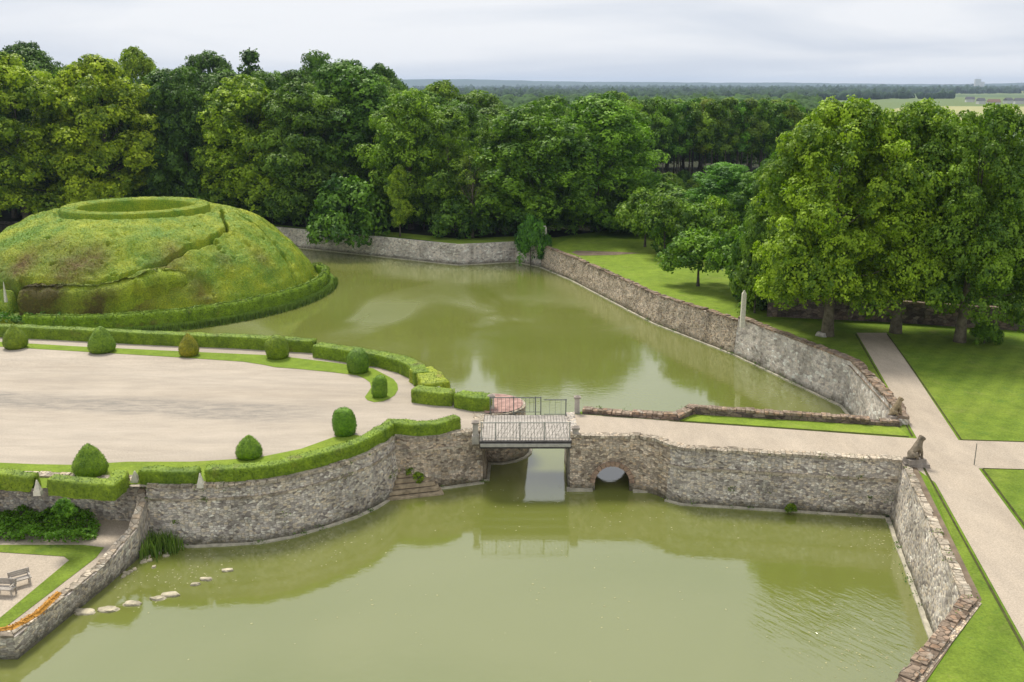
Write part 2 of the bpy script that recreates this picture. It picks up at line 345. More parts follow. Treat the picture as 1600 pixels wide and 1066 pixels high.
def m_water():
    m, nt, b = new_mat('water'); p = pos(nt)
    n1 = nz(nt, p, 0.05, 4, 0.6, 0.5); r = ramp(nt, [(0.3, (0.155, 0.178, 0.034)), (0.7, (0.19, 0.205, 0.052))]); nt.links.new(n1, r.inputs[0])
    nt.links.new(r.outputs[0], b.inputs['Base Color']); b.inputs['IOR'].default_value = 2.35
    sp = N(nt, 'ShaderNodeSeparateXYZ'); nt.links.new(p, sp.inputs[0])
    farm_ = N(nt, 'ShaderNodeMapRange', inp={'From Min': 76.0, 'From Max': 90.0, 'To Min': 0.0, 'To Max': 1.0}); nt.links.new(sp.outputs[1], farm_.inputs[0])
    br = nz(nt, p, 0.07, 3, 0.6, 1.0, (1.0, 0.6, 1)); brr = ramp(nt, [(0.42, (0, 0, 0)), (0.6, (1, 1, 1))]); nt.links.new(br, brr.inputs[0])
    far2 = N(nt, 'ShaderNodeMapRange', inp={'From Min': 118.0, 'From Max': 98.0, 'To Min': 0.0, 'To Max': 1.0}); nt.links.new(sp.outputs[1], far2.inputs[0])
    zone = mth(nt, 'MULTIPLY', farm_.outputs[0], far2.outputs[0])
    ruff = mth(nt, 'MULTIPLY', zone, brr.outputs[0])
    nt.links.new(mth(nt, 'ADD', 0.06, mth(nt, 'MULTIPLY', ruff, 0.22)), b.inputs['Roughness'])
    fine = nz(nt, p, 2.4, 3, 0.6, 0.4, (0.8, 1.3, 1)); big = nz(nt, p, 0.5, 2, 0.5, 0, (0.7, 1.2, 1))
    # a breeze-ruffled patch in the near right corner
    sub = N(nt, 'ShaderNodeVectorMath', operation='DISTANCE'); nt.links.new(p, sub.inputs[0]); sub.inputs[1].default_value = (13.6, 35.3, 0)
    mr = N(nt, 'ShaderNodeMapRange', inp={'From Min': 5.2, 'From Max': 1.0, 'To Min': 0.0, 'To Max': 1.0}); nt.links.new(sub.outputs['Value'], mr.inputs[0])
    mp = N(nt, 'ShaderNodeMapping'); mp.inputs['Rotation'].default_value = (0, 0, R_(-38)); nt.links.new(p, mp.inputs[0])
    rip = nz(nt, mp.outputs[0], 2.6, 3, 0.55, 0.6, (1.6, 0.35, 1))
    patch = mth(nt, 'MULTIPLY', mth(nt, 'MULTIPLY', mr.outputs[0], nz(nt, p, 0.6, 2)), rip)
    wob = nz(nt, p, 0.12, 2); ws = N(nt, 'ShaderNodeMapRange', inp={'From Min': 0.35, 'From Max': 0.7, 'To Min': 0.25, 'To Max': 1.0}); nt.links.new(wob, ws.inputs[0])
    h = mth(nt, 'ADD', mth(nt, 'MULTIPLY', mth(nt, 'ADD', fine, mth(nt, 'MULTIPLY', big, 1.2)), mth(nt, 'MULTIPLY', ws.outputs[0], 0.25)), mth(nt, 'MULTIPLY', patch, 2.2))
    h = mth(nt, 'ADD', h, mth(nt, 'MULTIPLY', fine, mth(nt, 'MULTIPLY', ruff, 1.2)))
    bump(nt, b, h, 0.42, 0.06); return m
M['water'] = m_water()
def m_field():
    m, nt, b = new_mat('farmland'); p = pos(nt)
    v = N(nt, 'ShaderNodeTexVoronoi', voronoi_dimensions='2D', inp={'Scale': 0.0022}); nt.links.new(p, v.inputs[0])
    sep = N(nt, 'ShaderNodeSeparateColor'); nt.links.new(v.outputs['Color'], sep.inputs[0])
    r = ramp(nt, [(0, (0.07, 0.12, 0.03)), (0.35, (0.12, 0.17, 0.04)), (0.6, (0.26, 0.26, 0.10)), (0.8, (0.16, 0.2, 0.05)), (1, (0.30, 0.28, 0.14))]); r.color_ramp.interpolation = 'CONSTANT'
    nt.links.new(sep.outputs[0], r.inputs[0]); nt.links.new(r.outputs[0], b.inputs['Base Color']); b.inputs['Roughness'].default_value = 1
    return m
M['farmland'] = m_field()

# ------------------------------------------------------------------ sheets
def resample(pts, step):
    out = [tuple(pts[0])]
    for a, b in zip(pts[:-1], pts[1:]):
        L_ = math.dist(a[:2], b[:2]); n = max(1, int(round(L_/step)))
        for i in range(1, n+1): out.append(tuple(a[k]+(b[k]-a[k])*i/n for k in range(len(a))))
    return out
def inside(poly, x, y):
    c = False; j = len(poly)-1
    for i in range(len(poly)):
        xi, yi = poly[i]; xj, yj = poly[j]
        if (yi > y) != (yj > y) and x < (xj-xi)*(y-yi)/(yj-yi)+xi: c = not c
        j = i
    return c
def sheet(name, outer, mat, z, holes=(), grid=None, box=None, **kw):
    if grid: outer = resample(list(outer)+[outer[0]], grid)[:-1] if name != 'ground' else outer; holes = [resample(list(h)+[h[0]], 3)[:-1] for h in holes]
    vs = [Vector(p) for p in outer]; es = [(i, (i+1) % len(outer)) for i in range(len(outer))]
    for h in holes:
        b = len(vs); vs += [Vector(p) for p in h]; es += [(b+i, b+(i+1) % len(h)) for i in range(len(h))]
    if grid:
        x0, x1, y0, y1 = box
        for i in range(int((x1-x0)/grid)+1):
            for j in range(int((y1-y0)/grid)+1):
                x = x0+i*grid; y = y0+j*grid
                if inside(outer, x, y) and not any(inside(h, x, y) for h in holes): vs.append(Vector((x, y)))
    r = delaunay_2d_cdt(vs, es, [], 0, 1e-4); V, Fc = r[0], r[2]
    fs = []
    for f in Fc:
        cx = sum(V[i].x for i in f)/3; cy = sum(V[i].y for i in f)/3
        if inside(outer, cx, cy) and not any(inside(h, cx, cy) for h in holes):
            a, b_, c = (V[i] for i in f)
            if (b_-a).cross(c-a) < 0: f = f[::-1]
            fs.append(tuple(f))
    me = bpy.data.meshes.new(name); me.from_pydata([(v.x, v.y, z(v.x, v.y) if callable(z) else z) for v in V], [], fs)
    me.materials.append(mat); me.update()
    return link(name, me, None, **kw)

# edges of the moat (top of its walls)
BACK = [(-140, 186), (-75, 154), (-33.5, 136), (-6.8, 120.3), (0.7, 122.6), (3.9, 118.8)]
LONG_A = [(3.9, 118.8), (7.35, 110), (13.9, 89.2), (19.0, 78.4)]
LONG_B = [(19.0, 78.4), (23.75, 64.6), (22.9, 54.2), (22.4, 52.6)]
CAUS_N = [(22.4, 52.6), (10.7, 54.8), (9.6, 53.7), (4.3, 54.9)]
PIER_E = [(4.3, 54.9), (3.25, 54.6), (3.25, 50.3)]
CAUS_S = [(3.25, 50.3), (7.1, 50.2), (7.9, 49.75), (8.6, 48.9), (9.3, 48.4), (20.35, 46.7)]
EAST = [(20.35, 46.7), (17.35, 33.0)]
SOUTH = [(17.35, 33.0), (12.5, 27.4), (5, 19)]
HOLE = BACK + LONG_A[1:] + LONG_B[1:] + CAUS_N[1:] + PIER_E[1:] + CAUS_S[1:] + EAST[1:] + SOUTH[1:] + [(-140, 19)]
FAR = 10000
def ground_z(x, y):
    d = math.hypot(x, y)
    return land_h(x, y)
sheet('ground', [(-FAR, -300), (FAR, -300), (FAR, FAR), (-FAR, FAR)], M['ground'], ground_z, [HOLE], 3, (-120, 120, 20, 180), kind='structure')
W = MB(); W.add([(-150, 10, 0), (32, 10, 0), (32, 195, 0), (-150, 195, 0)], [(0, 1, 2, 3)]); W.build('water', M['water'], kind='structure')
sheet('farmland', [(-9000, 330), (9000, 330), (9000, 11000), (-9000, 11000)], M['farmland'], 2.62, kind='structure')
FLD = [(gx(1300, 560), 560), (gx(1900, 560), 560), (gx(2000, 900), 900), (gx(1420, 960), 960)]
sheet('wheat_field', FLD, m_flat('pale_crop', (0.36, 0.35, 0.16), 0.95, 0.12, 0.02), 2.75, kind='structure')

# court island
COURT_S = gl([(228, 762), (300, 763), (400, 758), (450, 750), (504, 736), (545, 724), (575, 712), (602, 697), (616, 685)], 2.95)
COURT_SE = [COURT_S[-1], (-6.15, 50.45), (-4.9, 50.35), (-3.6, 50.75), (-1.75, 51.4)]
BC = (-1.2, 56.2); BR = 2.0
BAST = [(-1.75, 51.4), (-1.75, 54.3)] + [(BC[0]+BR*math.cos(a), BC[1]+BR*math.sin(a)) for a in np.linspace(R_(-75), R_(110), 10)]
COURT_N = [BAST[-1], (-3.6, 57.9), (-5.6, 58.4), (-5.9, 61.4), (-7.6, 64.4), (-10.2, 67.2), (-14.2, 69.6), (-15.4, 70.2), (-15.9, 69.6), (-42, 75.9), (-80, 85.5), (-140, 101)]
COURT = COURT_S + COURT_SE[1:] + BAST[1:] + COURT_N[1:] + [(-140, 44.35)]
sheet('forecourt', COURT, M['forecourt'], land_h, grid=2, box=(-140, 5, 44, 100), kind='structure')
# lower garden (bottom left)
LOWG = [(-60, 34.0), (-19.95, 34.0), (-18.8, 39.4), (-18.35, 42.2), (-18.6, 44.3), (-60, 45.4)]
sheet('garden_gravel', LOWG, M['path'], .9, kind='structure')

def off(z, d): return (lambda x, y: (z(x, y) if callable(z) else z) + d)
# grass verges and worn bands on the court
sheet('grass_verge', gl([(-40, 531), (120, 541), (300, 550), (430, 556), (470, 561), (525, 568), (583, 577), (604, 588), (615, 594), (621, 602), (622, 610), (617, 619), (608, 625), (597, 629), (585, 630), (574, 627), (570, 622), (575, 615), (580, 607), (578, 599), (570, 593), (558, 588), (520, 583), (470, 578), (430, 575), (412, 571), (380, 566), (280, 559), (120, 549), (-40, 539)], 2.95), M['verge'], off(land_h, 0.02), kind='structure')
sheet('grass_verge', gl([(-40, 722), (60, 726), (120, 727), (200, 722), (300, 722), (400, 716), (470, 702), (520, 684), (545, 678), (565, 682), (600, 668), (612, 680), (575, 706), (504, 729), (400, 752), (215, 757), (-40, 768)], 3.0), M['verge'], off(3.0, 0.02), kind='structure')
# causeway road and paths
ROAD = [(3.4, 50.75), (7.2, 50.6), (8.3, 49.9), (9.3, 48.95), (20.6, 47.2), (20.95, 44.1), (15.85, 19.0), (18.6, 19.0), (22.4, 37.6), (23.95, 45.95), (60, 43.5), (60, 47.0), (24.75, 50.0), (29.6, 72.6), (30.0, 74.5), (27.6, 74.5), (22.55, 50.25), (9.2, 53.2), (4.2, 54.3), (3.4, 54.3)]
sheet('road', ROAD, M['path'], off(land_h, 0.012), grid=2, box=(0, 62, 15, 80), kind='structure')
# mown lawn strips with a slightly darker border
sheet('lawn', [(24.95, 50.05), (60, 47.05), (60, 72.0), (29.9, 74.0)], M['lawn'], off(land_h, 0.02), grid=2, box=(22, 62, 44, 76), kind='structure')
sheet('lawn', [(24.1, 45.85), (22.6, 37.6), (19.0, 20), (60, 20), (60, 43.3)], M['lawn'], off(land_h, 0.02), kind='structure')
sheet('lawn', [(21.2, 46.3), (20.75, 44.1), (15.65, 19.0), (6, 19), (12.9, 26.6), (17.75, 32.6)], M['lawn'], off(land_h, 0.02), kind='structure')
sheet('earth_strip', [(20.4, 46.7), (20.95, 46.6), (17.95, 32.9), (13.0, 26.9), (6.5, 19.0), (5.4, 19), (12.5, 27.0), (17.35, 33.0)], M['earth'], 3.03, kind='structure')
sheet('lawn', [(27.3, 73.9), (22.4, 50.6), (22.9, 54), (23.9, 64.6), (19.3, 78.4), (24.5, 78.6)], M['lawn'], off(land_h, 0.02), grid=2, box=(18, 30, 50, 80), kind='structure')
sheet('earth_strip', [(23.2, 53.6), (24.25, 64.6), (23.2, 68.0), (23.6, 64.6), (22.8, 54.2), (22.6, 53.0)], M['earth'], off(land_h, 0.04), kind='structure')
sheet('grass_verge', [(22.2, 50.6), (22.2, 52.3), (10.7, 54.4), (9.6, 53.3), (9.4, 53.3)], M['verge'], off(land_h, 0.03), kind='structure')
sheet('grass_verge', [(9.4, 48.55), (20.0, 46.9), (19.8, 47.15), (9.4, 48.85)], M['verge'], off(land_h, 0.03), kind='structure')
sheet('meadow', [(4.8, 118.8), (8.0, 110), (14.5, 89.5), (19.4, 79.6), (24, 80), (38, 90), (34, 112), (22, 124), (8, 127)], M['verge'], off(land_h, 0.02), grid=3, box=(3, 40, 78, 128), kind='structure')
sheet('garden_path', gl([(893, 395), (900, 392), (965, 394), (1003, 396), (960, 399), (905, 400)], 2.5), M['earth'], off(land_h, 0.035), kind='structure')
sheet('grass_verge', gl([(-20, 852), (130, 852), (163, 856), (150, 872), (-4, 990), (-20, 990), (-20, 980), (0, 966), (108, 876), (100, 870), (-20, 862)], .9), M['lawn'], .92, kind='structure')

# ------------------------------------------------------------------ walls
def normals(P, side):
    n = len(P); out = []
    for i in range(n):
        def nn(a, b):
            dx, dy = b[0]-a[0], b[1]-a[1]; l = math.hypot(dx, dy) or 1
            return (dy/l*side, -dx/l*side)
        a = nn(P[max(i-1, 0)], P[i]) if i > 0 else nn(P[0], P[1])
        b = nn(P[i], P[i+1]) if i < n-1 else a
        m = (a[0]+b[0], a[1]+b[1]); l = math.hypot(*m) or 1; m = (m[0]/l, m[1]/l)
        c = max(0.5, m[0]*a[0]+m[1]*a[1]); out.append((m[0]/c, m[1]/c))
    return out
def uv_mesh(name, V, Fc, UV, mat, smooth=False):
    me = bpy.data.meshes.new(name); me.from_pydata(V, [], Fc); ul = me.uv_layers.new(name='UVMap')
    idx = np.empty(len(me.loops), dtype=np.int32); me.loops.foreach_get('vertex_index', idx)
    ul.data.foreach_set('uv', np.array(UV, dtype=np.float32)[idx].ravel())
    me.materials.append(mat)
    if smooth: me.polygons.foreach_set('use_smooth', [True]*len(me.polygons))
    me.update(); return me
def strip(name, pts, z0, z1, mat, side=1, batter=0.0, thick=0.5, step=0.5, rows=7, rough=0.035, proud=0.0, parent=None, ends=True, zl=None):
    """wall body along pts: outer face (subdivided, rubble relief), top, inner face.  side=+1: outer face to the right of the direction."""
    P = resample([tuple(p)+((z,) if not hasattr(z1, '__len__') else ()) if False else (p[0], p[1], (z1[i] if hasattr(z1, '__len__') else z1)) for i, (p, z) in enumerate(zip(pts, [0]*len(pts)))], step)
    NN = normals(P, side); V = []; UV = []; Fc = []; s = 0; cols = rows+1+2
    for i, p in enumerate(P):
        if i: s += math.dist(p[:2], P[i-1][:2])
        n = NN[i]; zt = p[2]
        for r in range(rows+1):
            z = z0 + (zt-z0)*r/rows; o = proud + batter*(zt-z)/max(0.1, zt-z0)
            j = rough*(mnoise.noise(Vector((p[0]*1.9, p[1]*1.9, z*2.6)))*1.4 + random.uniform(-.4, .4)) if r not in (rows,) else rough*0.5*mnoise.noise(Vector((p[0], p[1], z)))
            V.append((p[0]+n[0]*(o+j), p[1]+n[1]*(o+j), z)); UV.append((s, z))
        V.append((p[0]-n[0]*thick, p[1]-n[1]*thick, zt)); UV.append((s, zt+thick))
        V.append((p[0]-n[0]*thick, p[1]-n[1]*thick, min(z0+0.01, zt-0.3) if zl is None else zl)); UV.append((s, zt+thick+zt-z0))
    for i in range(len(P)-1):
        for r in range(cols-1):
            a = i*cols+r; q = (a, a+cols, a+cols+1, a+1); Fc.append(q if side > 0 else q[::-1])
    if ends:
        Fc.append(tuple(range(cols))); Fc.append(tuple((len(P)-1)*cols+k for k in range(cols))[::-1])
    return link(name, uv_mesh(name, V, Fc, UV, mat), parent)
def coping(pts, z, mat, side=1, w=0.6, h=0.14, over=0.07, parent=None, name='coping', gap=0.0, jit=0.02, zs=None):
    "individual coping slabs merged in one course"
    P = resample([(p[0], p[1], (zs[i] if zs else z)) for i, p in enumerate(pts)], 0.55); NN = normals(P, side); b = MB(); V = []; UV = []; Fc = []
    for i in range(len(P)-1):
        if gap and random.random() < gap: continue
        a, c = P[i], P[i+1]; na, nc = NN[i], NN[i+1]; dz = random.uniform(-jit, jit); do = random.uniform(-jit, jit)*1.3; wj = random.uniform(-jit, jit)*2.5
        q = []
        e = 0.012
        for (p, n, t) in ((a, na, e), (c, nc, -e)):
            dx, dy = (c[0]-a[0]), (c[1]-a[1]); l = math.hypot(dx, dy) or 1
            x, y = p[0]+dx/l*t, p[1]+dy/l*t
            for o in (over+do, -w+wj):
                for zz in (0.003, h+dz): q.append((x+n[0]*o, y+n[1]*o, p[2]+zz))
        k = len(V); V += q; s = i*0.55+random.random()*3
        UV += [(s, 0), (s, h), (s, w), (s, w+h), (s+.9, 0), (s+.9, h), (s+.9, w), (s+.9, w+h)]
        f = [(0, 4, 5, 1), (1, 5, 7, 3), (3, 7, 6, 2), (2, 6, 4, 0), (0, 1, 3, 2), (4, 6, 7, 5)]
        Fc += [tuple(k+t for t in (g if side > 0 else g[::-1])) for g in f]
    return link(name, uv_mesh(name, V, Fc, UV, mat), parent)
def wall(name, label, pts, z1, mat, side=1, batter=0.3, thick=0.6, z0=-0.4, cop='coping', foot=True, band=None, zl=None, ch=0.14, gap=0.0, cjit=0.02, cw=None, cat='retaining wall'):
    c = pts[len(pts)//2]; root = empty(name, (0, 0, 0), label=label, cat=cat, group='stone walls of the moat')
    strip('wall_face', pts, z0, z1, M[mat], side, batter, thick, parent=root, zl=zl)
    if cop: coping(pts, None if hasattr(z1, '__len__') else z1, M[cop], side, cw or thick, ch, parent=root, zs=list(z1) if hasattr(z1, '__len__') else None, gap=gap, jit=cjit)
    if foot:
        o = batter+0.02; P2 = resample([(p[0], p[1], 0.07) for p in pts], 0.6); NN = normals(P2, side)
        Q = [(p[0]+n[0]*(o+0.11+0.05*mnoise.noise(Vector((p[0]*.7, p[1]*.7, 3)))), p[1]+n[1]*(o+0.11)) for p, n in zip(P2, NN)]
        strip('footing', Q, -0.4, 0.08, M['ledge'], side, 0.02, 0.35, 0.6, 2, 0.03, parent=root)
    if band:   # a slim projecting string course
        zb, pr = band; f = (z1[0] if hasattr(z1, '__len__') else z1); o = batter*(f-zb)/(f-z0)
        NN = normals(pts, side); Q = [(p[0]+n[0]*(o+pr), p[1]+n[1]*(o+pr)) for p, n in zip(pts, NN)]
        strip('string_course', Q, zb-0.07, zb+0.07, M['coping'], side, 0, pr+0.1, 0.6, 2, 0.015, parent=root, zl=zb-0.07)
    return root
zb = lambda pts, d=0.08: [land_h(*p)+d for p in pts]
wall('moat_wall', 'long far moat wall of grey-pink stone under the edge of the forest, topped with grass', BACK, zb(BACK), 'stone_pale', 1, 0.4, 0.5, cop=None)
wall('moat_wall', 'straight weathered moat wall running beside the bright meadow, from the ivy bush to the stone buttress', LONG_A, zb(LONG_A), 'stone_brown', 1, 0.4, 0.5, cop='coping_brown', cjit=0.05, gap=0.08)
wall('moat_wall', 'pale rendered moat wall below the big trees, from the tall stone post round the corner to the causeway', LONG_B, zb(LONG_B, 0.35), 'stone_pale', 1, 0.35, 0.55, cop='coping_brown', cjit=0.04)
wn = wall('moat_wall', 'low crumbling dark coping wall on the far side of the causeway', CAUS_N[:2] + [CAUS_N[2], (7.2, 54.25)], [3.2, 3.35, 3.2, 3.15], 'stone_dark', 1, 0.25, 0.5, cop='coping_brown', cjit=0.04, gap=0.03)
strip('wall_face', [(7.2, 54.25), (4.9, 54.78)], 1.45, 3.15, M['stone_dark'], 1, 0.1, 0.5, parent=wn)
strip('wall_face', [(4.9, 54.78), (4.3, 54.9)], -.4, 3.15, M['stone_dark'], 1, 0.2, 0.5, parent=wn)
coping([(7.2, 54.25), (4.3, 54.9)], 3.15, M['coping_brown'], 1, .5, .14, parent=wn, jit=.06)
wall('moat_wall', 'straight weathered causeway wall facing the near moat, with a string course halfway up', CAUS_S[3:], 3.05, 'stone_grey', 1, 0.3, 0.5, band=(2.05, 0.07), cjit=0.03)
wall('moat_wall', 'sloping grey moat wall at the right with a broad brown top beside the lawn', EAST, 3.02, 'stone_grey', 1, 0.5, 0.45, cop='coping', cw=0.3, cjit=.03, gap=.0, ch=.07)
wall('moat_wall', 'brown mossy wall top at the bottom right corner of the near moat', SOUTH, 3.05, 'stone_brown', 1, 0.3, 0.6, cop='coping_brown', cjit=0.04, cw=0.42, gap=.0, ch=.1)
wall('moat_wall', 'long curved rubble wall of the forecourt below the clipped hedge', COURT_S, 2.95, 'stone_grey', 1, 0.4, 0.5, cop='coping', cjit=0.03, band=(2.35, 0.05))
wall('moat_wall', 'short rubble wall with a bulge between the water steps and the drawbridge', COURT_SE, 2.95, 'stone_brown', 1, 0.35, 0.5, cop='coping', band=(2.3, 0.05))
wall('moat_wall', 'rounded brown stone abutment seen in the shade under the bridge', BAST, 2.9, 'stone_brown', 1, 0.35, 0.5, cop='coping')
wall('moat_wall', 'hidden north wall of the forecourt below the stepped hedge', COURT_N[:11], zb(COURT_N[:11], 0.0), 'stone_grey', 1, 0.3, 0.5, cop=None)
# end buttress posts and corner quoins as parts of a wall
def block(name, cx, cy, w, d, z0, z1, mat, rz=0, taper=0.03, parent=None, **kw):
    b = MB(); b.box(-w/2, w/2, -d/2, d/2, 0, z1-z0, taper, taper)
    o = b.build(name, mat, parent, **kw); o.location = (cx, cy, z0); o.rotation_euler = (0, 0, rz); return o

# garden terrace wall, lower left: high at the court end and stepping down
TER = [(-18.5, 44.6), (-18.25, 43.3), (-18.3, 42.2), (-18.75, 39.4), (-19.9, 33.9), (-60, 34.0)]
r_ = wall('moat_wall', 'sloping rubble wall between the lower garden and the moat, climbing to the forecourt corner', TER, [3.0, 2.3, 1.45, 1.0, .97, .97], 'stone_grey', 1, 0.5, 0.35, cop='coping', cjit=0.03, cw=.3, ch=.08)
TERN = [(-60, 45.4), (-24.5, 44.9), (-18.45, 44.3)]
wall('garden_wall', 'low rubble wall behind the leafy border of the lower garden', TERN, 2.95, 'stone_grey', 1, 0.15, 0.5, z0=.85, cop='coping', foot=False, cat='wall')
# pier with the little arch, east of the bridge
def arch_bay():
    root = empty('arched_pier', (0, 0, 0), label='rough stone pier with a small brick-edged arch at the causeway end of the bridge', cat='pier')
    x0, x1, ac, ar, zs, zt = 3.25, 8.6, 5.62, 0.98, 0.45, 3.05
    front = CAUS_S[:5]
    def yf(x):
        for a, b in zip(front[:-1], front[1:]):
            if a[0] <= x <= b[0] + 1e-6: return a[1]+(b[1]-a[1])*(x-a[0])/(b[0]-a[0])
        return front[-1][1]
    bat = 0.28
    def build_face(yfun, sgn, name):
        V = []; UV = []; Fc = []; xs = list(np.arange(x0, ac-ar-0.01, 0.3)) + list(ac-ar*np.cos(np.linspace(0, math.pi, 15))) + list(np.arange(ac+ar+0.25, x1, 0.3)) + [x1]
        rows = 9
        for x in xs:
            lo = -0.4
            if abs(x-ac) < ar-1e-6: lo = zs + math.sqrt(ar*ar-(x-ac)**2)*1.0
            elif abs(abs(x-ac)-ar) < 1e-6: lo = -0.4
            for r in range(rows+1):
                z = lo+(zt-lo)*r/rows; o = bat*(zt-z)/3.4; j = 0.035*mnoise.noise(Vector((x*2.3, z*2.7, sgn)))
                V.append((x, yfun(x)-sgn*(o+j), z)); UV.append((x, z))
        for i in range(len(xs)-1):
            a_, b_ = xs[i], xs[i+1]
            for r in range(rows):
                a = i*(rows+1)+r; q = (a, a+rows+1, a+rows+2, a+1)
                if sgn < 0: q = q[::-1]
                # next to the jambs the arch columns start at the springing, keep the skin closed above only
                Fc.append(q)
        return link(name, uv_mesh(name, V, Fc, UV, M['stone_brown']), root)
    # jamb columns: treat springing columns as starting at spring height by narrow post strips
    build_face(yf, 1, 'wall_face')
    # barrel of the arch
    V = []; UV = []; Fc = []; prof = [(ac-ar, -0.4), (ac-ar, zs)] + [(ac-ar*math.cos(t), zs+ar*math.sin(t)) for t in np.linspace(0.15, math.pi-0.15, 12)] + [(ac+ar, zs), (ac+ar, -0.4)]
    for i, (x, z) in enumerate(prof):
        V += [(x, yf(x)-0.16, z), (x+0.35, 54.6, z)]; UV += [(0, i*.3), (4, i*.3)]
    for i in range(len(prof)-1): Fc.append((2*i, 2*i+1, 2*i+3, 2*i+2))
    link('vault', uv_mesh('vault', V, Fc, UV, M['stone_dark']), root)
    b = MB()   # voussoirs
    for k in range(13):
        t0, t1 = math.pi*k/13+0.02, math.pi*(k+1)/13-0.02
        q = []
        for yy in (-0.24, 0.1):
            for rr, tt in ((ar-.01, t0), (ar+.26, t0), (ar+.26, t1), (ar-.01, t1)):
                x = ac-rr*math.cos(tt); z = zs+rr*math.sin(tt); q.append((x, yf(x)-bat*(zt-z)/3.4+yy+0.17, z))
        b.add(q, [(0, 1, 2, 3)[::-1], (4, 5, 6, 7), (0, 4, 5, 1), (1, 5, 6, 2), (2, 6, 7, 3), (3, 7, 4, 0)])
    b.build('arch_ring', m_flat('arch_brick', (0.34, 0.235, 0.165), 0.9, 0.4, 4), root)
    coping(front, zt, M['coping'], 1, 0.45, 0.16, parent=root, jit=0.03)
    strip('pier_side', PIER_E[1:], -0.4, 3.05, M['stone_grey'], 1, 0.1, 0.5, parent=root)
    q = MB(); q.box(3.05, 4.55, 49.8, 50.2, -0.4, 0.14, 0.03, 0.03); q.build('footing', M['ledge'], root); q = MB(); q.box(6.75, 7.6, 49.65, 50.0, -0.4, 0.09, .03, .03); q.build('footing', M['ledge'], root)
    return root
arch_bay()

# ------------------------------------------------------------------ leaves on surfaces, hedges, topiary
def fuzz(V, Fq, density, size, rng=RNG, lift=0.02):
    "small leaf cards standing on a quad mesh"
    A, B, C_, D = (V[Fq[:, k]] for k in range(4))
    n = np.cross(C_-A, D-B); ar = np.linalg.norm(n, axis=1)/2+1e-9; nrm = n/(2*ar[:, None])
    cnt = rng.poisson(ar*density); idx = np.repeat(np.arange(len(Fq)), cnt); m = len(idx)
    if m == 0: return np.zeros((0, 3)), np.zeros((0, 4), int)
    u = rng.random((m, 1)); v = rng.random((m, 1))
    p = (A[idx]*(1-u)+B[idx]*u)*(1-v)+(D[idx]*(1-u)+C_[idx]*u)*v
    nn = nrm[idx]+rng.normal(0, 0.55, (m, 3)); nn /= np.linalg.norm(nn, axis=1)[:, None]
    t = np.cross(nn, rng.normal(0, 1, (m, 3))); t /= np.linalg.norm(t, axis=1)[:, None]+1e-9; b = np.cross(nn, t)
    s = size*(0.6+0.8*rng.random((m, 1))); p = p+nrm[idx]*(lift+size*0.3*rng.random((m, 1)))
    Q = np.stack([p-t*s*.5, p-b*s*.32, p+t*s*.5, p+b*s*.32], 1).reshape(-1, 3)
    return Q, np.arange(4*m).reshape(-1, 4)
def hedge_mesh(name, pts, width, height, zf, mat, round_=0.12, bumpy=0.05, dens=120, leaf=0.065, closed=False, base_taper=0.0):
    """pts = centre line"""
    P = resample([(p[0], p[1]) for p in pts], 0.22); NN = normals(P, 1); rows = []
    hw = width/2; rr = round_
    prof = [(-hw+base_taper, 0), (-hw+base_taper*.5, height*.3), (-hw, height*.65), (-hw, height-rr), (-hw+rr*.35, height-rr*.3), (-hw+rr, height), (-hw*.33, height+.01), (hw*.33, height+.01), (hw-rr, height), (hw-rr*.35, height-rr*.3), (hw, height-rr), (hw, height*.65), (hw-base_taper*.5, height*.3), (hw-base_taper, 0)]
    n = len(P); k = len(prof); V = np.zeros((n+2, k, 3))
    for i in range(n):
        x, y = P[i]; nx, ny = NN[i]; z = zf(x, y) if callable(zf) else zf
        for j, (o, h) in enumerate(prof): V[i+1, j] = (x+nx*o, y+ny*o, z+h)
    for e, s_, inn in ((0, 1, 2), (n+1, n, n-1)):
        c = V[s_].mean(0); d = V[s_].mean(0)-V[inn].mean(0); d[2] = 0
        V[e] = V[s_]*0.25+c*0.75+d*0.35
    V = V.reshape(-1, 3)
    off_ = fbm(V, 1.6, 3)*bumpy + vnoise(V, 6, 9)*bumpy*.5
    cl = np.array([(V.reshape(n+2, k, 3)[i].mean(0)) for i in range(n+2)]).repeat(k, 0)
    dr = V-cl; dr /= np.linalg.norm(dr, axis=1)[:, None]+1e-6; V = V+dr*off_[:, None]
    I = np.arange((n+1)*(k-1)); a = (I//(k-1))*k+I % (k-1); Fq = np.stack([a, a+1, a+k+1, a+k], 1)
    Q, Fz = fuzz(V, Fq[:, ::-1] if False else Fq, dens, leaf)
    # orientation check: make the top face up
    VV = np.concatenate([V, Q]); FF = np.concatenate([Fq, Fz+len(V)])
    sm = np.zeros(len(FF), bool); sm[:len(Fq)] = True
    return np_mesh(name, VV, FF, mat, sm)
def hedge(label, front, width, height, z=3.0, color=(1, 1, 1), inset=None, side=-1, zg=None, name='clipped_hedge', group='clipped hedges round the forecourt', **kw):
    "front = surveyed foot of the face towards the castle; hedge body lies behind it"
    pts = gl(front, z) if not isinstance(z, str) else front
    P = resample(pts, 0.6); NN = normals(P, side); c = [(p[0]+n[0]*width/2, p[1]+n[1]*width/2) for p, n in zip(P, NN)]
    me = hedge_mesh(name, c, width, height, (zg if zg is not None else (lambda x, y: land_h(x, y)-0.02)), M['hedge'], **kw)
    o = link(name, me, None, label=label, cat='hedge', group=group); o.color = (*color, 1); return o

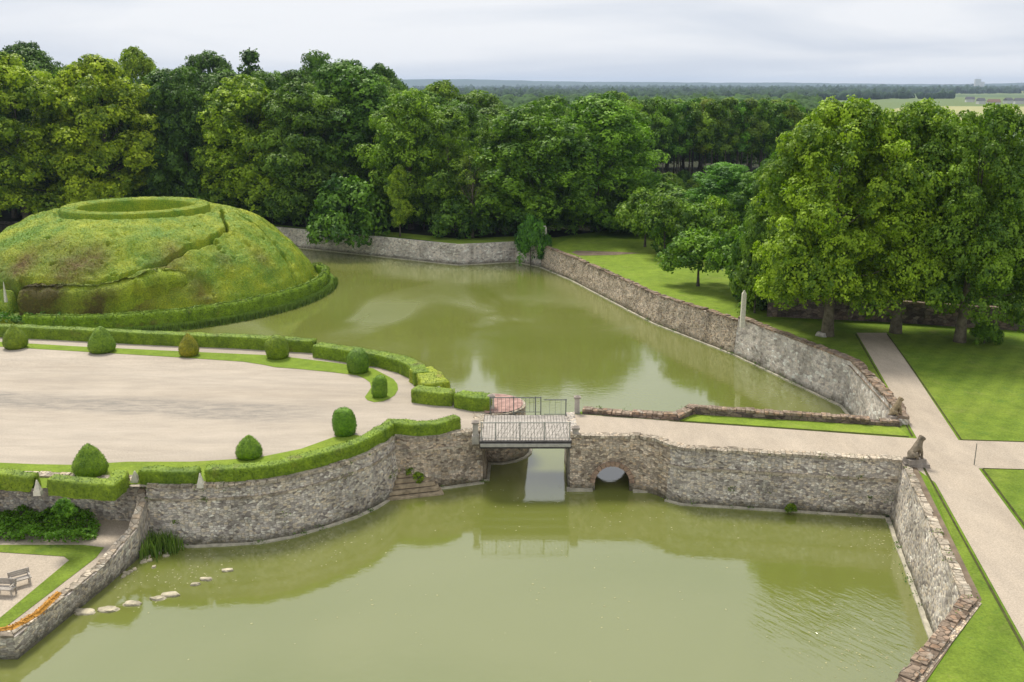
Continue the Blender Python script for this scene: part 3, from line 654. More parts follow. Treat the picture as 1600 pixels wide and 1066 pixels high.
hedge('long clipped hedge curving above the rubble wall, from the small pinnacle to the drawbridge', [(322, 757), (400, 753), (450, 745), (504, 731), (545, 719), (575, 707), (602, 692), (617, 681), (655, 684), (687, 682), (720, 671)], 0.75, 0.78, color=(.95, 1.0, .9))
hedge('short straight clipped hedge between the terrace corner and the small pinnacle', [(218, 757), (260, 759), (307, 759)], 0.75, 0.75, color=(.95, 1.0, .9))
hedge('clipped hedge ending in a rounded tip above the terrace wall', [(76, 773), (130, 779), (180, 782), (198, 768), (203, 757)], 0.75, 0.8)
hedge('short end of clipped hedge at the left edge, beside a pinnacle', [(-60, 758), (0, 764), (47, 769)], 0.75, 0.8)
hedge('long straight dark hedge behind the row of topiary, between court and snail mound', [(-60, 524), (0, 527), (120, 533), (240, 540), (360, 545), (488, 553)], 0.9, 0.95, z=2.9, color=(.9, .95, .8))
hedge('stepped hedge curving down beside the moat, behind the round lawn', [(489, 560), (540, 568), (590, 576), (622, 585), (640, 594), (647, 606)], 1.1, 0.95, z=2.9, color=(.95, 1, .85))
hedge('pale green sloping hedge along the water edge right of the round lawn', [(640, 598), (652, 606), (662, 622)], 1.7, 0.9, z=2.95, color=(1.6, 1.35, 1.3), bumpy=0.09)
hedge('thick clipped hedge block at the path edge left of the white stake', [(643, 629), (680, 634), (706, 635)], 1.1, 0.85, z=3.0)
hedge('clipped hedge block beside the white bridge pillar', [(710, 637), (738, 643), (765, 644)], 1.1, 0.9, z=3.0, color=(1, 1.05, .9))

def topiary(px, py, wpx, hpx, kind, label, color=(1, 1, 1)):
    x, y = G(px, py, 3.0); z = land_h(x, y); sc = (y*math.cos(PITCH)+19*math.sin(PITCH))/F_PX
    r = wpx*sc/2*.96; h = hpx*sc*1.03; y += r*0.6; x = x*(y)/(y-r*.6)
    prof = {'cone': [(.62, 0), (.86, .06), (.98, .18), (1, .3), (.92, .44), (.76, .58), (.54, .74), (.31, .88), (.12, .97), (0, 1.0)],
            'egg': [(.72, 0), (.88, .08), (.98, .25), (1, .42), (.98, .58), (.88, .74), (.68, .88), (.38, .97), (.12, 1.0), (0, 1.005)]}[kind]
    b = MB(); n = 28
    pr = []
    for (r0, z0), (r1, z1) in zip(prof[:-1], prof[1:]):
        for k in range(2): pr.append(((r0+(r1-r0)*k/2)*r, (z0+(z1-z0)*k/2)*h))
    pr.append((0.003, h)); b.lathe(pr, n=n)
    V = np.array(b.v); Fq = np.array(b.f); W_ = V+np.array([x, y, z]); o_ = fbm(W_, 1.5, 5)*0.06+vnoise(W_, 6, 2)*.02
    d = V*np.array([1, 1, .3]); d /= np.linalg.norm(d, axis=1)[:, None]+1e-6; V = V+d*o_[:, None]
    Q, Fz = fuzz(V, Fq, 180, 0.06); sm = np.zeros(len(Fq)+len(Fz), bool); sm[:len(Fq)] = True
    me = np_mesh('topiary', np.concatenate([V, Q]), np.concatenate([Fq, Fz+len(V)]), M['topiary'], sm)
    o = link('topiary', me, None, label=label, cat='topiary', group='clipped topiary bushes of the forecourt'); o.location = (x, y, z-0.03); o.rotation_euler = (random.uniform(-.02, .02), random.uniform(-.03, .03), random.uniform(0, 6)); o.color = (*color, 1)
topiary(25, 545, 37, 38, 'cone', 'clipped green cone bush farthest left of the far row', (1.1, .95, .7))
topiary(160, 552, 44, 41, 'cone', 'wide clipped cone bush in the far row, between the left-edge cone and the brown one')
topiary(296, 557, 32, 37, 'cone', 'narrow brownish clipped bush in the far row', (1.55, .92, .8))
topiary(434, 561, 38, 36, 'egg', 'rounded light green bush in the far row where the verge widens', (1.15, 1, .9))
topiary(561, 584, 36, 37, 'egg', 'dark green egg bush against the curved hedge near the moat', (.75, .85, .9))
topiary(593, 622, 26, 34, 'egg', 'small slim egg bush alone on the round grass tip', (.85, .95, 1))
topiary(539, 682, 39, 43, 'egg', 'tall straight-sided egg bush at the gravel edge nearest the bridge', (.8, 1, .9))
topiary(390, 719, 45, 37, 'cone', 'squat clipped cone bush behind the middle of the near curved hedge', (1, 1.05, .9))
topiary(144, 747, 54, 50, 'cone', 'largest clipped cone bush above the lower garden wall', (1, 1, .8))

# ------------------------------------------------------------------ snail mound
MC = (-41.0, 105.0)
def mound():
    PR = [(0, 7.2), (5.4, 7.2), (5.85, 7.6), (6.0, 9.25), (6.25, 9.45), (7.35, 9.5), (7.62, 9.35), (7.7, 8.5), (8.0, 8.45), (8.4, 8.85), (10.7, 8.45), (13.0, 7.35), (14.9, 5.95), (16.4, 4.65), (17.6, 3.2), (18.4, 2.0), (18.9, 0.9), (20.0, 0.6)]
    nr, na = 260, 900
    rr = np.concatenate([np.linspace(0.01, 5, 6), np.linspace(5.2, 20.0, nr-6)]); th = np.linspace(0, 2*np.pi, na, endpoint=False)
    Rg, Tg = np.meshgrid(rr, th, indexing='ij'); deg = (np.degrees(Tg)+180) % 360-180
    Z = np.interp(Rg, [p[0] for p in PR], [p[1] for p in PR])
    sp_t = [-180, -150, -117, -104, -87, -77, -65, -52, -38, -24, -13, 13, 40, 180]; sp_r = [17.6, 17.5, 17.3, 17.2, 17.1, 16.8, 15.8, 14.5, 13.5, 12.3, 10.1, 8.6, 8.2, 8.2]
    rs = np.interp(deg, sp_t, sp_r); wob = 0.15*np.sin(Tg*23)+.1*np.sin(Tg*51)
    dd = Rg-rs-wob*.6
    depth = np.interp(deg, [-180, -110, -80, -60, -40, -24, -10, 10, 30], [1.6, 2.4, 2.2, 1.7, 1.6, 1.7, 1.4, .9, 0])
    Z -= depth*np.exp(-(dd/0.22)**4)*(dd > -2)
    # outer hedge of the spiral stands a little proud and steep on the left
    steep = np.interp(deg, [-125, -108, -80, -62, -45], [1, 1, .8, .25, 0])
    lip = np.clip((Rg-rs-.35)/.3, 0, 1)*np.clip((18.7-Rg)/.6, 0, 1)
    Z = Z+0*steep*lip*np.interp(Rg, [16.8, 17.8, 18.5, 18.7], [0.15, 1.0, 1.25, 0.0])
    Z = Z+.7*np.exp(-(((Tg-R_(360-67))*16.4)**2/3.2+(Rg-17.0)**2/.9))*(Rg > rs+.3)
    # the opening between two hedge ends
    op = np.exp(-((deg+107)/2.0)**4)*(Rg > 16.6)*(Rg < 20); Z = Z*(1-op)+op*1.2
    # second path behind: two short shelf lines on the right flank
    for (t0, r0, t1, r1, dp) in ((2, 11.0, -14, 18.6, .45), (16, 10.4, 4, 18.9, .4)):
        rl = np.interp(deg, [min(t0, t1), max(t0, t1)], [r1, r0]); msk = (deg > min(t0, t1)-1)*(deg < max(t0, t1)+1)
        Z -= dp*np.exp(-((Rg-rl)/0.4)**4)*msk
    X = MC[0]+Rg*np.cos(Tg); Y = MC[1]+Rg*np.sin(Tg); V = np.stack([X, Y, Z], -1).reshape(-1, 3)
    on = ((Rg > 7.7)*1.0).ravel()
    V[:, 2] += (fbm(V, .28, 11)*.26+fbm(V, 1.1, 4)*.10)*on+vnoise(V, 3.5, 8)*.035
    for (a, r, w_, d_) in ((-122, 12.6, .5, .5), (-74, 11.2, .55, .35), (-80, 12.2, .4, .3), (-10, 16.5, .4, .5), (-24, 14.9, .35, .4), (-58, 17.0, .6, .4), (-50, 17.6, .5, .45), (0, 18.9, .7, .9)):
        cx, cy = MC[0]+r*math.cos(R_(a)), MC[1]+r*math.sin(R_(a)); V[:, 2] -= d_*np.exp(-(((V[:, 0]-cx)**2+(V[:, 1]-cy)**2)/w_**2))
    hn = vnoise(V, .9, 33)*vnoise(V, 2.1, 35); V[:, 2] -= np.clip(hn-.33, 0, 1)*1.6*on
    # dead, rusty box: near the opening, under the fork and in a few blots
    brown = np.zeros(len(V)); dg = deg.ravel(); rg = Rg.ravel()
    brown += 0.35*np.clip((rg-16.9)/.6, 0, 1)*np.exp(-((dg+93)/15)**4)*np.clip((19.9-rg)/1, 0, 1)
    for (a, r, w_, s_) in ((-112, 15.5, 1.6, .9), (-93, 15.6, 2.2, .75), (-62, 16.6, 1.5, .6), (-57, 14.6, 1.3, .45), (-52, 18.0, 1.3, .6), (-24, 16.4, 1.1, .4), (-104, 13.0, 1.2, .3), (-84, 14.6, 1.3, .5), (-40, 15.8, 1.0, .35), (-70, 18.4, 1.4, .5), (-128, 17.5, 2.2, 1.0)):
        cx, cy = MC[0]+r*math.cos(R_(a)), MC[1]+r*math.sin(R_(a)); brown += s_*np.exp(-(((V[:, 0]-cx)**2+(V[:, 1]-cy)**2)/w_**2))
    I, J = np.meshgrid(np.arange(nr-1), np.arange(na), indexing='ij'); J2 = (J+1) % na
    Fq = np.stack([I*na+J, (I+1)*na+J, (I+1)*na+J2, I*na+J2], -1).reshape(-1, 4)
    vis = V[Fq[:, 0], 2] > 0.3
    Q, Fz = fuzz(V, Fq, 90, 0.10, lift=0.0)
    bq = np.interp(np.arctan2(Q[:, 1]-MC[1], Q[:, 0]-MC[0]), [-4, 4], [0, 0])
    # leaf cards take the tint of the nearest mesh cell
    ri = np.clip(np.searchsorted(rr, np.hypot(Q[:, 0]-MC[0], Q[:, 1]-MC[1])), 0, nr-1); ti = (np.round(((np.arctan2(Q[:, 1]-MC[1], Q[:, 0]-MC[0])) % (2*np.pi))/(2*np.pi)*na).astype(int)) % na
    bq = brown[ri*na+ti]
    sm = np.zeros(len(Fq)+len(Fz), bool); sm[:len(Fq)] = True
    root = empty('spiral_mound', (0, 0, 0), label='great snail-shaped mound of clipped box with a hollow crown and a spiral path', cat='topiary mound')
    me = np_mesh('box_body', np.concatenate([V, Q]), np.concatenate([Fq, Fz+len(V)]), M['mound'], sm, {'brown': ('POINT', np.concatenate([brown, bq]))})
    b = link('box_body', me, root); b.color = (1, 1, 1, 1)
    # the free-standing lower end of the spiral hedge, rolled over at the top, with a rusty patch
    def rr2(a): return float(np.interp(a, [-106, -85, -66, -52], [17.9, 17.7, 16.9, 15.6]))
    A = np.arange(-104, -50, 1.0); arc2 = [(MC[0]+rr2(a)*math.cos(R_(a)), MC[1]+rr2(a)*math.sin(R_(a))) for a in A]
    def zf2(x, y):
        a = math.degrees(math.atan2(y-MC[1], x-MC[0])); return float(np.interp(a, [-104, -96, -84, -72, -66, -58, -50], [.15, .45, .35, .85, 1.35, 1.2, -.2]))
    m2 = hedge_mesh('hedge_roll', arc2, 2.3, 3.75, zf2, M['mound'], 1.1, 0.22, 60, 0.1, base_taper=-.3)
    co = np.empty(len(m2.vertices)*3, dtype=np.float32); m2.vertices.foreach_get('co', co); co = co.reshape(-1, 3)
    dg2 = np.degrees(np.arctan2(co[:, 1]-MC[1], co[:, 0]-MC[0])); bw = 1.0*np.exp(-((dg2+100)/9)**2)+.7*np.exp(-((dg2+82)/5)**2)*np.clip(4.4-co[:, 2], 0, 1)+.12+.35*fbm(co.astype(float), .6, 71)
    m2.attributes.new('brown', 'FLOAT', 'POINT').data.foreach_set('value', np.clip(bw, 0, 1).astype(np.float32)); link('hedge_roll', m2, root).color = (.72, .88, .85, 1)
    return root
mound()
# low ring hedge round the mound, on a grassy bank
arc = [(MC[0]+19.95*math.cos(R_(a)), MC[1]+19.95*math.sin(R_(a))) for a in np.arange(-100, 16, 2.0)] + [(MC[0]+19.4*math.cos(R_(a)), MC[1]+19.4*math.sin(R_(a))) for a in (17, 19)] + [(MC[0]+18.7*math.cos(R_(20)), MC[1]+18.7*math.sin(R_(20)))]
me = hedge_mesh('ring_hedge', arc, .8, 1.3, 0.55, M['hedge'], 0.3, 0.07, 45, 0.14)
o = link('ring_hedge', me, None, label='low clipped hedge ringing the foot of the snail mound by the water', cat='hedge', group='clipped hedges round the forecourt'); o.color = (1.05, 1.15, .9, 1)
b = MB(); b.lathe([(0.01, .62), (19.5, .62), (20.5, .6), (21.0, .25), (21.3, -.3)], MC, 96); b.build('mound_bank', M['ground'], kind='structure')
sheet('garden_ground', [(-140, 72), (-36, 72), (-37, 88), (-60, 120), (-140, 120)], M['ground'], .66, kind='structure')

# ------------------------------------------------------------------ trees
def crown_mesh(name, H, Rm, z0, lobes, leaves, leaf, seed, shape='round', lr=(1.2, 2.3), mat=None, droop=0.0):
    g = np.random.default_rng(seed); C_, S = [], []
    for i in range(lobes):
        t = g.random()**0.8; a = g.random()*2*np.pi
        if shape == 'round': e = math.sqrt(max(0.02, 1-abs(2*t-0.72)**2.3/(1.28**2.3)))
        elif shape == 'tall': e = (math.sin(math.pi*min(1, t*0.9+.1)))**.5
        elif shape == 'cone': e = (1-t)*0.95+.04
        else: e = math.sqrt(max(0.03, 1-t*t))
        rad = Rm*e*(0.35+0.58*g.random()**.45)*(1+.12*math.sin(a*3+seed)+.08*math.sin(a*5+seed*2))
        r = g.uniform(*lr)*(1-.3*t); z = z0+r*.5+(H-z0-r*1.1)*t-droop*rad*.1
        C_.append((rad*math.cos(a), rad*math.sin(a), z)); S.append(r)
    C_ = np.array(C_); S = np.array(S); wgt = S**2/np.sum(S**2); K = 12; nt_ = leaves//K; leaves = nt_*K; li = g.choice(lobes, nt_, p=wgt)
    d = g.normal(0, 1, (nt_, 3)); d[:, 2] += 0.3; d /= np.linalg.norm(d, axis=1)[:, None]
    rad = S[li]*(0.62+0.42*g.random(nt_)**.6); c = C_[li]
    # a few sprays stick out well beyond the clump
    spray = g.random(nt_) < .09; rad = np.where(spray, rad*g.uniform(1.1, 1.4, nt_), rad)
    TP = c+d*rad[:, None]*np.array([1.08, 1.08, .78])
    tn = d+np.array([0, 0, .3])+g.normal(0, .25, (nt_, 3)); tn /= np.linalg.norm(tn, axis=1)[:, None]
    ti = np.repeat(np.arange(nt_), K); off3 = g.normal(0, leaf*.85, (leaves, 3)); tnn = tn[ti]
    off3 -= tnn*(np.sum(off3*tnn, 1)*.65)[:, None]      # flatten each tuft along its own normal
    P = TP[ti]+off3-tnn*(np.sum(off3**2, 1)*.5)[:, None]; P[:, 2] = np.maximum(P[:, 2], .15)
    nn = tnn+off3*.8+g.normal(0, .28, (leaves, 3)); nn /= np.linalg.norm(nn, axis=1)[:, None]
    t = np.cross(nn, g.normal(0, 1, (leaves, 3))); t /= np.linalg.norm(t, axis=1)[:, None]+1e-9; b = np.cross(nn, t)
    s = leaf*(0.7+0.7*g.random((leaves, 1)))
    bend = nn*s*.14
    Q = np.stack([P-t*s*.5-bend, P-b*s*.4+bend*.3, P+t*s*.5-bend, P+b*s*.4+bend*.3], 1).reshape(-1, 3)
    lobe_t = g.random(lobes); tuft = np.repeat((.5*g.random(nt_)+.5*lobe_t[li])[ti], 4)
    me = np_mesh(name, Q, np.arange(4*leaves).reshape(-1, 4), mat or M['leaf'], False, {'tuft': ('POINT', tuft)})
    return me, C_, S
def trunk_mesh(name, H, r, C_, n_limbs, seed, mat, z_first=None, flare=1.45):
    g = random.Random(seed); b = MB(); top = H*0.72; pts = []; rad = []
    for i in range(9):
        t = i/8; pts.append((math.sin(t*3+seed)*r*.5*t, math.cos(t*2.3+seed)*r*.5*t, top*t-.25*(i == 0))); rad.append(r*((1-t)*.85+.15)*(flare if i == 0 else (1.12 if t < .15 else 1)))
    b.tube(pts, rad, 10)
    zf = z_first or H*.22
    for k in range(n_limbs):
        c = C_[g.randrange(len(C_))]; zs = max(zf, min(top*.95, c[2]*.6)); t = zs/top
        s = (math.sin(t*3+seed)*r*.5*t, math.cos(t*2.3+seed)*r*.5*t, zs); mid = tuple(s[i]*.45+c[i]*.55-(0.4 if i == 2 else 0) for i in range(3))
        rr = r*((1-t)*.6+.12)*.5; b.tube([s, mid, tuple(c)], [rr, rr*.6, rr*.25], 6, False)
    me = b.mesh(name, mat, True); return me
def tree_proto(key, H, Rm, z0, lobes, leaves, leaf, seed, shape='round', lr=(1.2, 2.3), tr=0.35, limbs=8, bark='bark', zf=None, droop=0):
    cm, C_, S = crown_mesh('crown', H, Rm, z0, lobes, leaves, leaf, seed, shape, lr, None, droop)
    return dict(H=H, R=Rm, crown=cm, trunk=trunk_mesh('trunk', H, tr, C_, limbs, seed, M[bark], zf))
T = {}
for i in range(4): T['wood%d' % i] = tree_proto('w', 24, 7.5, 1.2+i*.6, 135+i*8, 46000, .36, 20+i, 'round', (1.3, 2.6), .45, 9)
T['tall0'] = tree_proto('t', 24, 5.5, 2, 75, 22000, .35, 41, 'tall', (1.2, 2.3), .35, 7)
T['tall1'] = tree_proto('t', 24, 5.5, 3, 70, 22000, .35, 42, 'tall', (1.3, 2.5), .35, 7)
for i in range(3): T['lime%d' % i] = tree_proto('l', 17.5, 6.2, 2.5, 260, 115000, .20, 60+i, 'round', (.8, 1.75), .42, 12, 'bark_pale', 2.6, 1.0)
for i in range(2): T['plant%d' % i] = tree_proto('p', 17, 2.7, 6.5, 34, 7000, .34, 70+i, 'tall', (.9, 1.6), .16, 5, 'bark', 6)
for i in range(2): T['orchard%d' % i] = tree_proto('o', 5.2, 3.0, 1.6, 55, 9000, .22, 80+i, 'dome', (.5, .95), .12, 9, 'bark', 1.2)
for i in range(2): T['shrub%d' % i] = tree_proto('s', 4.5, 3.2, .1, 60, 8000, .28, 90+i, 'dome', (.6, 1.2), .1, 5)
T['conifer'] = tree_proto('c', 22, 3.6, 2, 90, 9000, .40, 95, 'cone', (.7, 1.2), .3, 4)
T['bare'] = tree_proto('b', 12, 2.6, 4, 30, 1300, .22, 96, 'tall', (.6, 1.0), .22, 30, 'bark_pale', 2.5)
def tree(kind, x, y, h, w, label, color=(1, 1, 1), group=None, name='tree', cat='tree', zoff=0.0, rz=None, z=None):
    p = T[kind]; zz = (land_h(x, y) if z is None else z)+zoff
    root = empty(name, (x, y, zz), random.uniform(0, 6.28) if rz is None else rz, label=label, cat=cat, group=group)
    root.scale = (w/2/p['R']/1.0, w/2/p['R'], h/p['H'])
    c = link('crown', p['crown'], root); c.color = (*color, 1); link('trunk', p['trunk'], root)
    return root
def tree_px(kind, px, top, y, wpx, label, color=(1, 1, 1), **kw):
    dep = y*math.cos(PITCH)+10*math.sin(PITCH); h = gz(top, y)-land_h(0, y)
    return tree(kind, gx(px, y, 12), y, h, wpx/F_PX*dep, label, color, **kw)
YG = (1.9, 1.55, .9); LG = (1.35, 1.3, .9); MG = (1, 1.05, .9); DG = (.6, .72, .8); BG = (.75, .95, .95)
FG = 'forest trees beyond the far moat'
front = [
 ('wood0', 30, 82, 139, 180, 'broad yellow-green tree at the left edge behind the snail mound', (1.9, 1.6, .8)),
 ('wood1', 165, 88, 141, 165, 'broad pale yellow-green tree directly behind the snail mound, tallest of the bright ones', (2.2, 1.75, .95)),
 ('wood2', 290, 104, 156, 170, 'dark green tree in the shaded gap right of the pale trees', DG),
 ('wood3', 392, 118, 143, 165, 'tree with a bright yellow-green top standing right of the dark gap', (1.8, 1.6, .85)),
 ('wood0', 475, 128, 139, 150, 'mid-green tree leaning over the far moat wall, left of the tallest crown', MG),
 ('wood1', 545, 96, 146, 190, 'tallest rounded dark green crown left of the open horizon', (.8, 1, .9)),
 ('wood2', 640, 140, 134, 140, 'light green tree above the corner of the far moat wall', (1.3, 1.35, .8)),
 ('tall0', 700, 165, 131, 100, 'narrow green tree just left of the bare-trunked tree', (1.1, 1.15, .9)),
 ('wood3', 845, 158, 128, 175, 'chestnut-like spreading tree left of the meadow corner', (1.05, 1.2, .8)),
 ('wood1', 935, 148, 133, 185, 'large spreading bright green tree at the edge of the meadow', (1.15, 1.35, .75)),
 ('tall1', 775, 170, 131, 90, 'slim mid-green tree between the bare-trunked tree and the spreading tree', MG),
 ('tall1', 622, 255, 127, 36, 'slim pale yellow-green sapling against the dark forest edge', (1.8, 1.6, 1.0)),
]
for k, px, top, y, wp, lb, c in front: tree_px(k, px, top, y, wp, lb, c, group=FG)
tree_px('bare', 737, 232, 126, 60, 'half-bare tree with a pale ivy-clad trunk in front of the forest', (1.3, 1.2, .9), group=FG)
tree_px('conifer', 399, 78, 185, 95, 'small dark conifer tip showing above the forest skyline', (.5, .62, .7), group=FG)
back = [('wood1', 58, 68, 172, 150, 'dark crown peeping above the pale tree at the far left', DG), ('wood0', 218, 74, 160, 110, 'yellowish crown on the skyline right of the pale trees', (1.6, 1.4, .8)),
 ('wood2', 335, 80, 180, 110, 'dark crown on the skyline left of the conifer tip', DG), ('wood3', 500, 80, 175, 110, 'dark skyline crown left of the tallest rounded tree', (.75, .9, .85)),
 ('wood0', 600, 100, 178, 90, 'dark skyline crown sloping down towards the open horizon', (.6, .75, .75)), ('tall0', 690, 124, 165, 90, 'light feathery crown at the left end of the open horizon', LG),
 ('wood2', 750, 142, 165, 120, 'mid-green crown just under the left end of the far hills', MG), ('wood3', 860, 150, 170, 120, 'green crown behind the spreading trees, below the far hills', (1.1, 1.2, .8)),
 ('wood0', 960, 143, 168, 110, 'brighter crown behind the meadow-edge tree, left of the plantation', (1.2, 1.25, .8))]
for k, px, top, y, wp, lb, c in back: tree_px(k, px, top, y, wp, lb, c, group=FG)
rr_ = random.Random(5); ORD = ['first','second','third','fourth','fifth','sixth','seventh','eighth','ninth','tenth','eleventh','twelfth','thirteenth','fourteenth','fifteenth','sixteenth','seventeenth','eighteenth','nineteenth','twentieth','twenty-first','twenty-second','twenty-third','twenty-fourth','twenty-fifth']
for y, rw in ((150, 'second'), (168, 'third'), (188, 'fourth'), (210, 'hindmost')):
    for nth, px in enumerate(range(-160, 1000, 58)):
        if y < 160 and 230 < px < 330 : pass
        top = np.interp(px, [-160, 60, 230, 350, 470, 600, 650, 720, 850, 1000], [90, 95, 105, 108, 105, 112, 140, 152, 165, 160]) + rr_.uniform(2, 14)
        if y < 175 and px > 950: continue
        tree_px('wood%d' % rr_.randrange(4), px+rr_.uniform(-18, 18), top, y+rr_.uniform(-6, 6), 120*150/y, 'forest crown in the %s row behind the moat, %s from the left' % (rw, ORD[nth]), rr_.choice([DG, MG, (.8, .95, .85), (.7, .85, .8)]), group='closed forest behind the moat')
# under-storey that closes the foot of the forest
for i, px in enumerate(range(-100, 1010, 48)):
    y = float(np.interp(px, [-100, 430, 720, 810, 1010], [152, 141, 127, 128, 134]))+rr_.uniform(0, 5)
    tree('shrub%d' % (i % 2), gx(px+rr_.uniform(-14, 14), y), y, rr_.uniform(3.5, 7), rr_.uniform(6, 9), '%s undergrowth bush from the left along the shady forest foot' % ORD[i], rr_.choice([(.55, .7, .7), (.7, .85, .75)]), group='undergrowth along the forest foot', name='bush', cat='bush')
# plantation with bare stems
k = 0
for y, rw in ((188, 'front'), (196, 'second'), (204, 'third'), (214, 'hindmost')):
    for nth, px in enumerate(range(985, 1235, 19)):
        k += 1; tree_px('plant%d' % (k % 2), px+rr_.uniform(-6, 6), rr_.uniform(152, 163), y+rr_.uniform(-3, 3), 42, 'slender bare-stemmed plantation tree, %s from the left in the %s row' % (ORD[nth], rw), (rr_.uniform(.8, 1.3), rr_.uniform(.9, 1.25), .85), group='plantation trees behind the meadow')
for nth, px in enumerate(range(940, 1290, 26)):
    tree_px('wood%d' % rr_.randrange(4), px, 168, 236, 75, '%s crown from the left in the dark wood that closes the view behind the plantation' % ORD[nth], DG, group='dark wood behind the plantation')
for nth, px in enumerate(range(985, 1260, 17)):
    tree('shrub%d' % (nth % 2), gx(px, 181), 181+rr_.uniform(-4, 6), rr_.uniform(2.5, 4.5), rr_.uniform(4, 6), '%s shady bush from the left at the foot of the plantation' % ORD[nth], rr_.choice([(.5, .65, .6), (.8, .95, .7), (1.1, 1.1, .8)]), group='undergrowth below the plantation', name='bush', cat='bush')
# shrubs and small trees round the meadow
mid = [('shrub0', 1030, 285, 158, 110, 'rough light green thicket in front of the plantation, left end', (1.2, 1.3, .8)), ('shrub1', 1075, 300, 138, 120, 'tangled olive thicket behind the small orchard tree', (1.0, 1.1, .7)),
 ('wood2', 1138, 254, 132, 120, 'large rounded blue-green bush tree right of the thicket', (.8, 1.15, .95)), ('wood0', 1195, 262, 124, 90, 'green bush tree tucked behind the big trees', (.9, 1.1, .8)),
 ('shrub0', 1120, 308, 122, 80, 'bright yellow-green bush in front of the blue-green bush tree', (1.5, 1.5, .8)), ('shrub1', 1000, 322, 128, 90, 'dark bush at the forest end of the meadow', (.8, .95, .8)),
 ('orchard0', 1043, 308, 112, 95, 'orchard tree with a pale leaning trunk at the far side of the meadow', (1.05, 1.1, .8)), ('orchard1', 1098, 360, 94.5, 118, 'small round orchard tree with dark trunk standing alone on the meadow', (1.1, 1.25, .9)),
 ('orchard1', 1012, 296, 119, 95, 'olive-green tree between the forest end and the leaning orchard tree', (1.1, 1.15, .75)), ('shrub0', 1085, 318, 113, 110, 'round leafy bush behind the two orchard trees', (1.2, 1.3, .8)), 
 ('orchard0', 1165, 355, 90, 110, 'wide low tree between the orchard tree and the big trees', (1.0, 1.15, .85)), ('shrub1', 1190, 392, 82, 85, 'leafy shrub behind the tall stone post', (.95, 1.0, .75)), ('orchard1', 1205, 330, 86, 120, 'taller leafy tree overhanging the meadow beside the big trees', (.95, 1.1, .8))]
for kk, px, top, y, wp, lb, c in mid: tree_px(kk, px, top, y, wp, lb, c, group='shrubs and small trees round the meadow', name='tree' if 'shrub' not in kk else 'bush', cat='tree' if 'shrub' not in kk else 'bush')
# the three big trees at the wall and the ones behind
tree_px('lime0', 1308, 154, 73.5, 245, 'big tree with a thick pale trunk left of the path, light green crown', (1.6, 1.5, .75), group='big trees by the lawn')
tree_px('lime1', 1418, 158, 74.6, 225, 'big tree right beside the path end, between the two widest crowns', (1.5, 1.45, .75), group='big trees by the lawn')
tree_px('lime2', 1522, 155, 71.5, 222, 'widest dark green tree at the right, trunk wrapped in shoots', (1.1, 1.15, .75), group='big trees by the lawn')
tree_px('lime0', 1668, 212, 84, 165, 'dark tree cut by the right edge behind the wall', (.6, .8, .75), group='big trees by the lawn', rz=2.0)
tree_px('lime1', 1225, 235, 82, 120, 'lower tree leaning out left of the big trees above the tall post', (.95, 1.05, .7), group='big trees by the lawn', rz=1.0)
for px, y, lb in ((1350, 96, 'second'), (1450, 100, 'third'), (1540, 104, 'rightmost'), (1260, 100, 'leftmost')):
    tree_px('wood%d' % rr_.randrange(4), px, 215, y, 170, '%s of the dark crowns behind the brown wall and big trees' % lb, (.6, .8, .75), group='dark trees behind the brown wall')
for nth, px in enumerate(range(1215, 1640, 30)):
    y = 84.5-(px-1215)*.013
    tree('shrub%d' % (nth % 2), gx(px, y), y+rr_.uniform(-1, 2), rr_.uniform(3, 5), rr_.uniform(5, 7), '%s dark bush from the left behind the brown wall' % ORD[nth], (.55, .7, .6), group='bushes behind the brown wall', name='bush', cat='bush')
# ivy bush at the moat corner
bx, by = G(829, 404, 0.0)
tree('shrub1', 2.35, 119.3, 6.3, 4.3, 'dense dark ivy bush tumbling over the far corner of the moat', (.6, .95, .9), name='bush', cat='bush', z=0.1)
tree('shrub0', gx(545, 129), 129.5, 8.5, 11.0, 'leafy bough hanging over the far moat wall', (.8, 1.0, .85), name='bush', cat='bush', z=1.6)

sheet('grass_verge', [(gx(560, 131.5), 131.3), (-6.8, 120.6), (0.7, 122.9), (4.0, 119.2), (5.5, 126.5), (0.7, 127.5), (-6.8, 125.2), (gx(560, 135), 134.5)], M['verge'], 2.57, kind='structure')
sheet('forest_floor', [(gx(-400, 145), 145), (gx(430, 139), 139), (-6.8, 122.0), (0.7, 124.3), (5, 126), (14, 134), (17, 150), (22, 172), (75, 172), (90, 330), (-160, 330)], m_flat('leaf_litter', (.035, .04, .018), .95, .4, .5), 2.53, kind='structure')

# brown garden wall behind the big trees
WB = [(22.0, 80.6), (31, 78.6), (46, 73.6), (70, 66)]
wall('garden_wall', 'tall brown garden wall in the shade behind the big tree trunks', WB, 4.5, 'stone_dark', 1, 0.05, 0.4, z0=2.6, foot=False, cop='coping_brown', cat='wall')

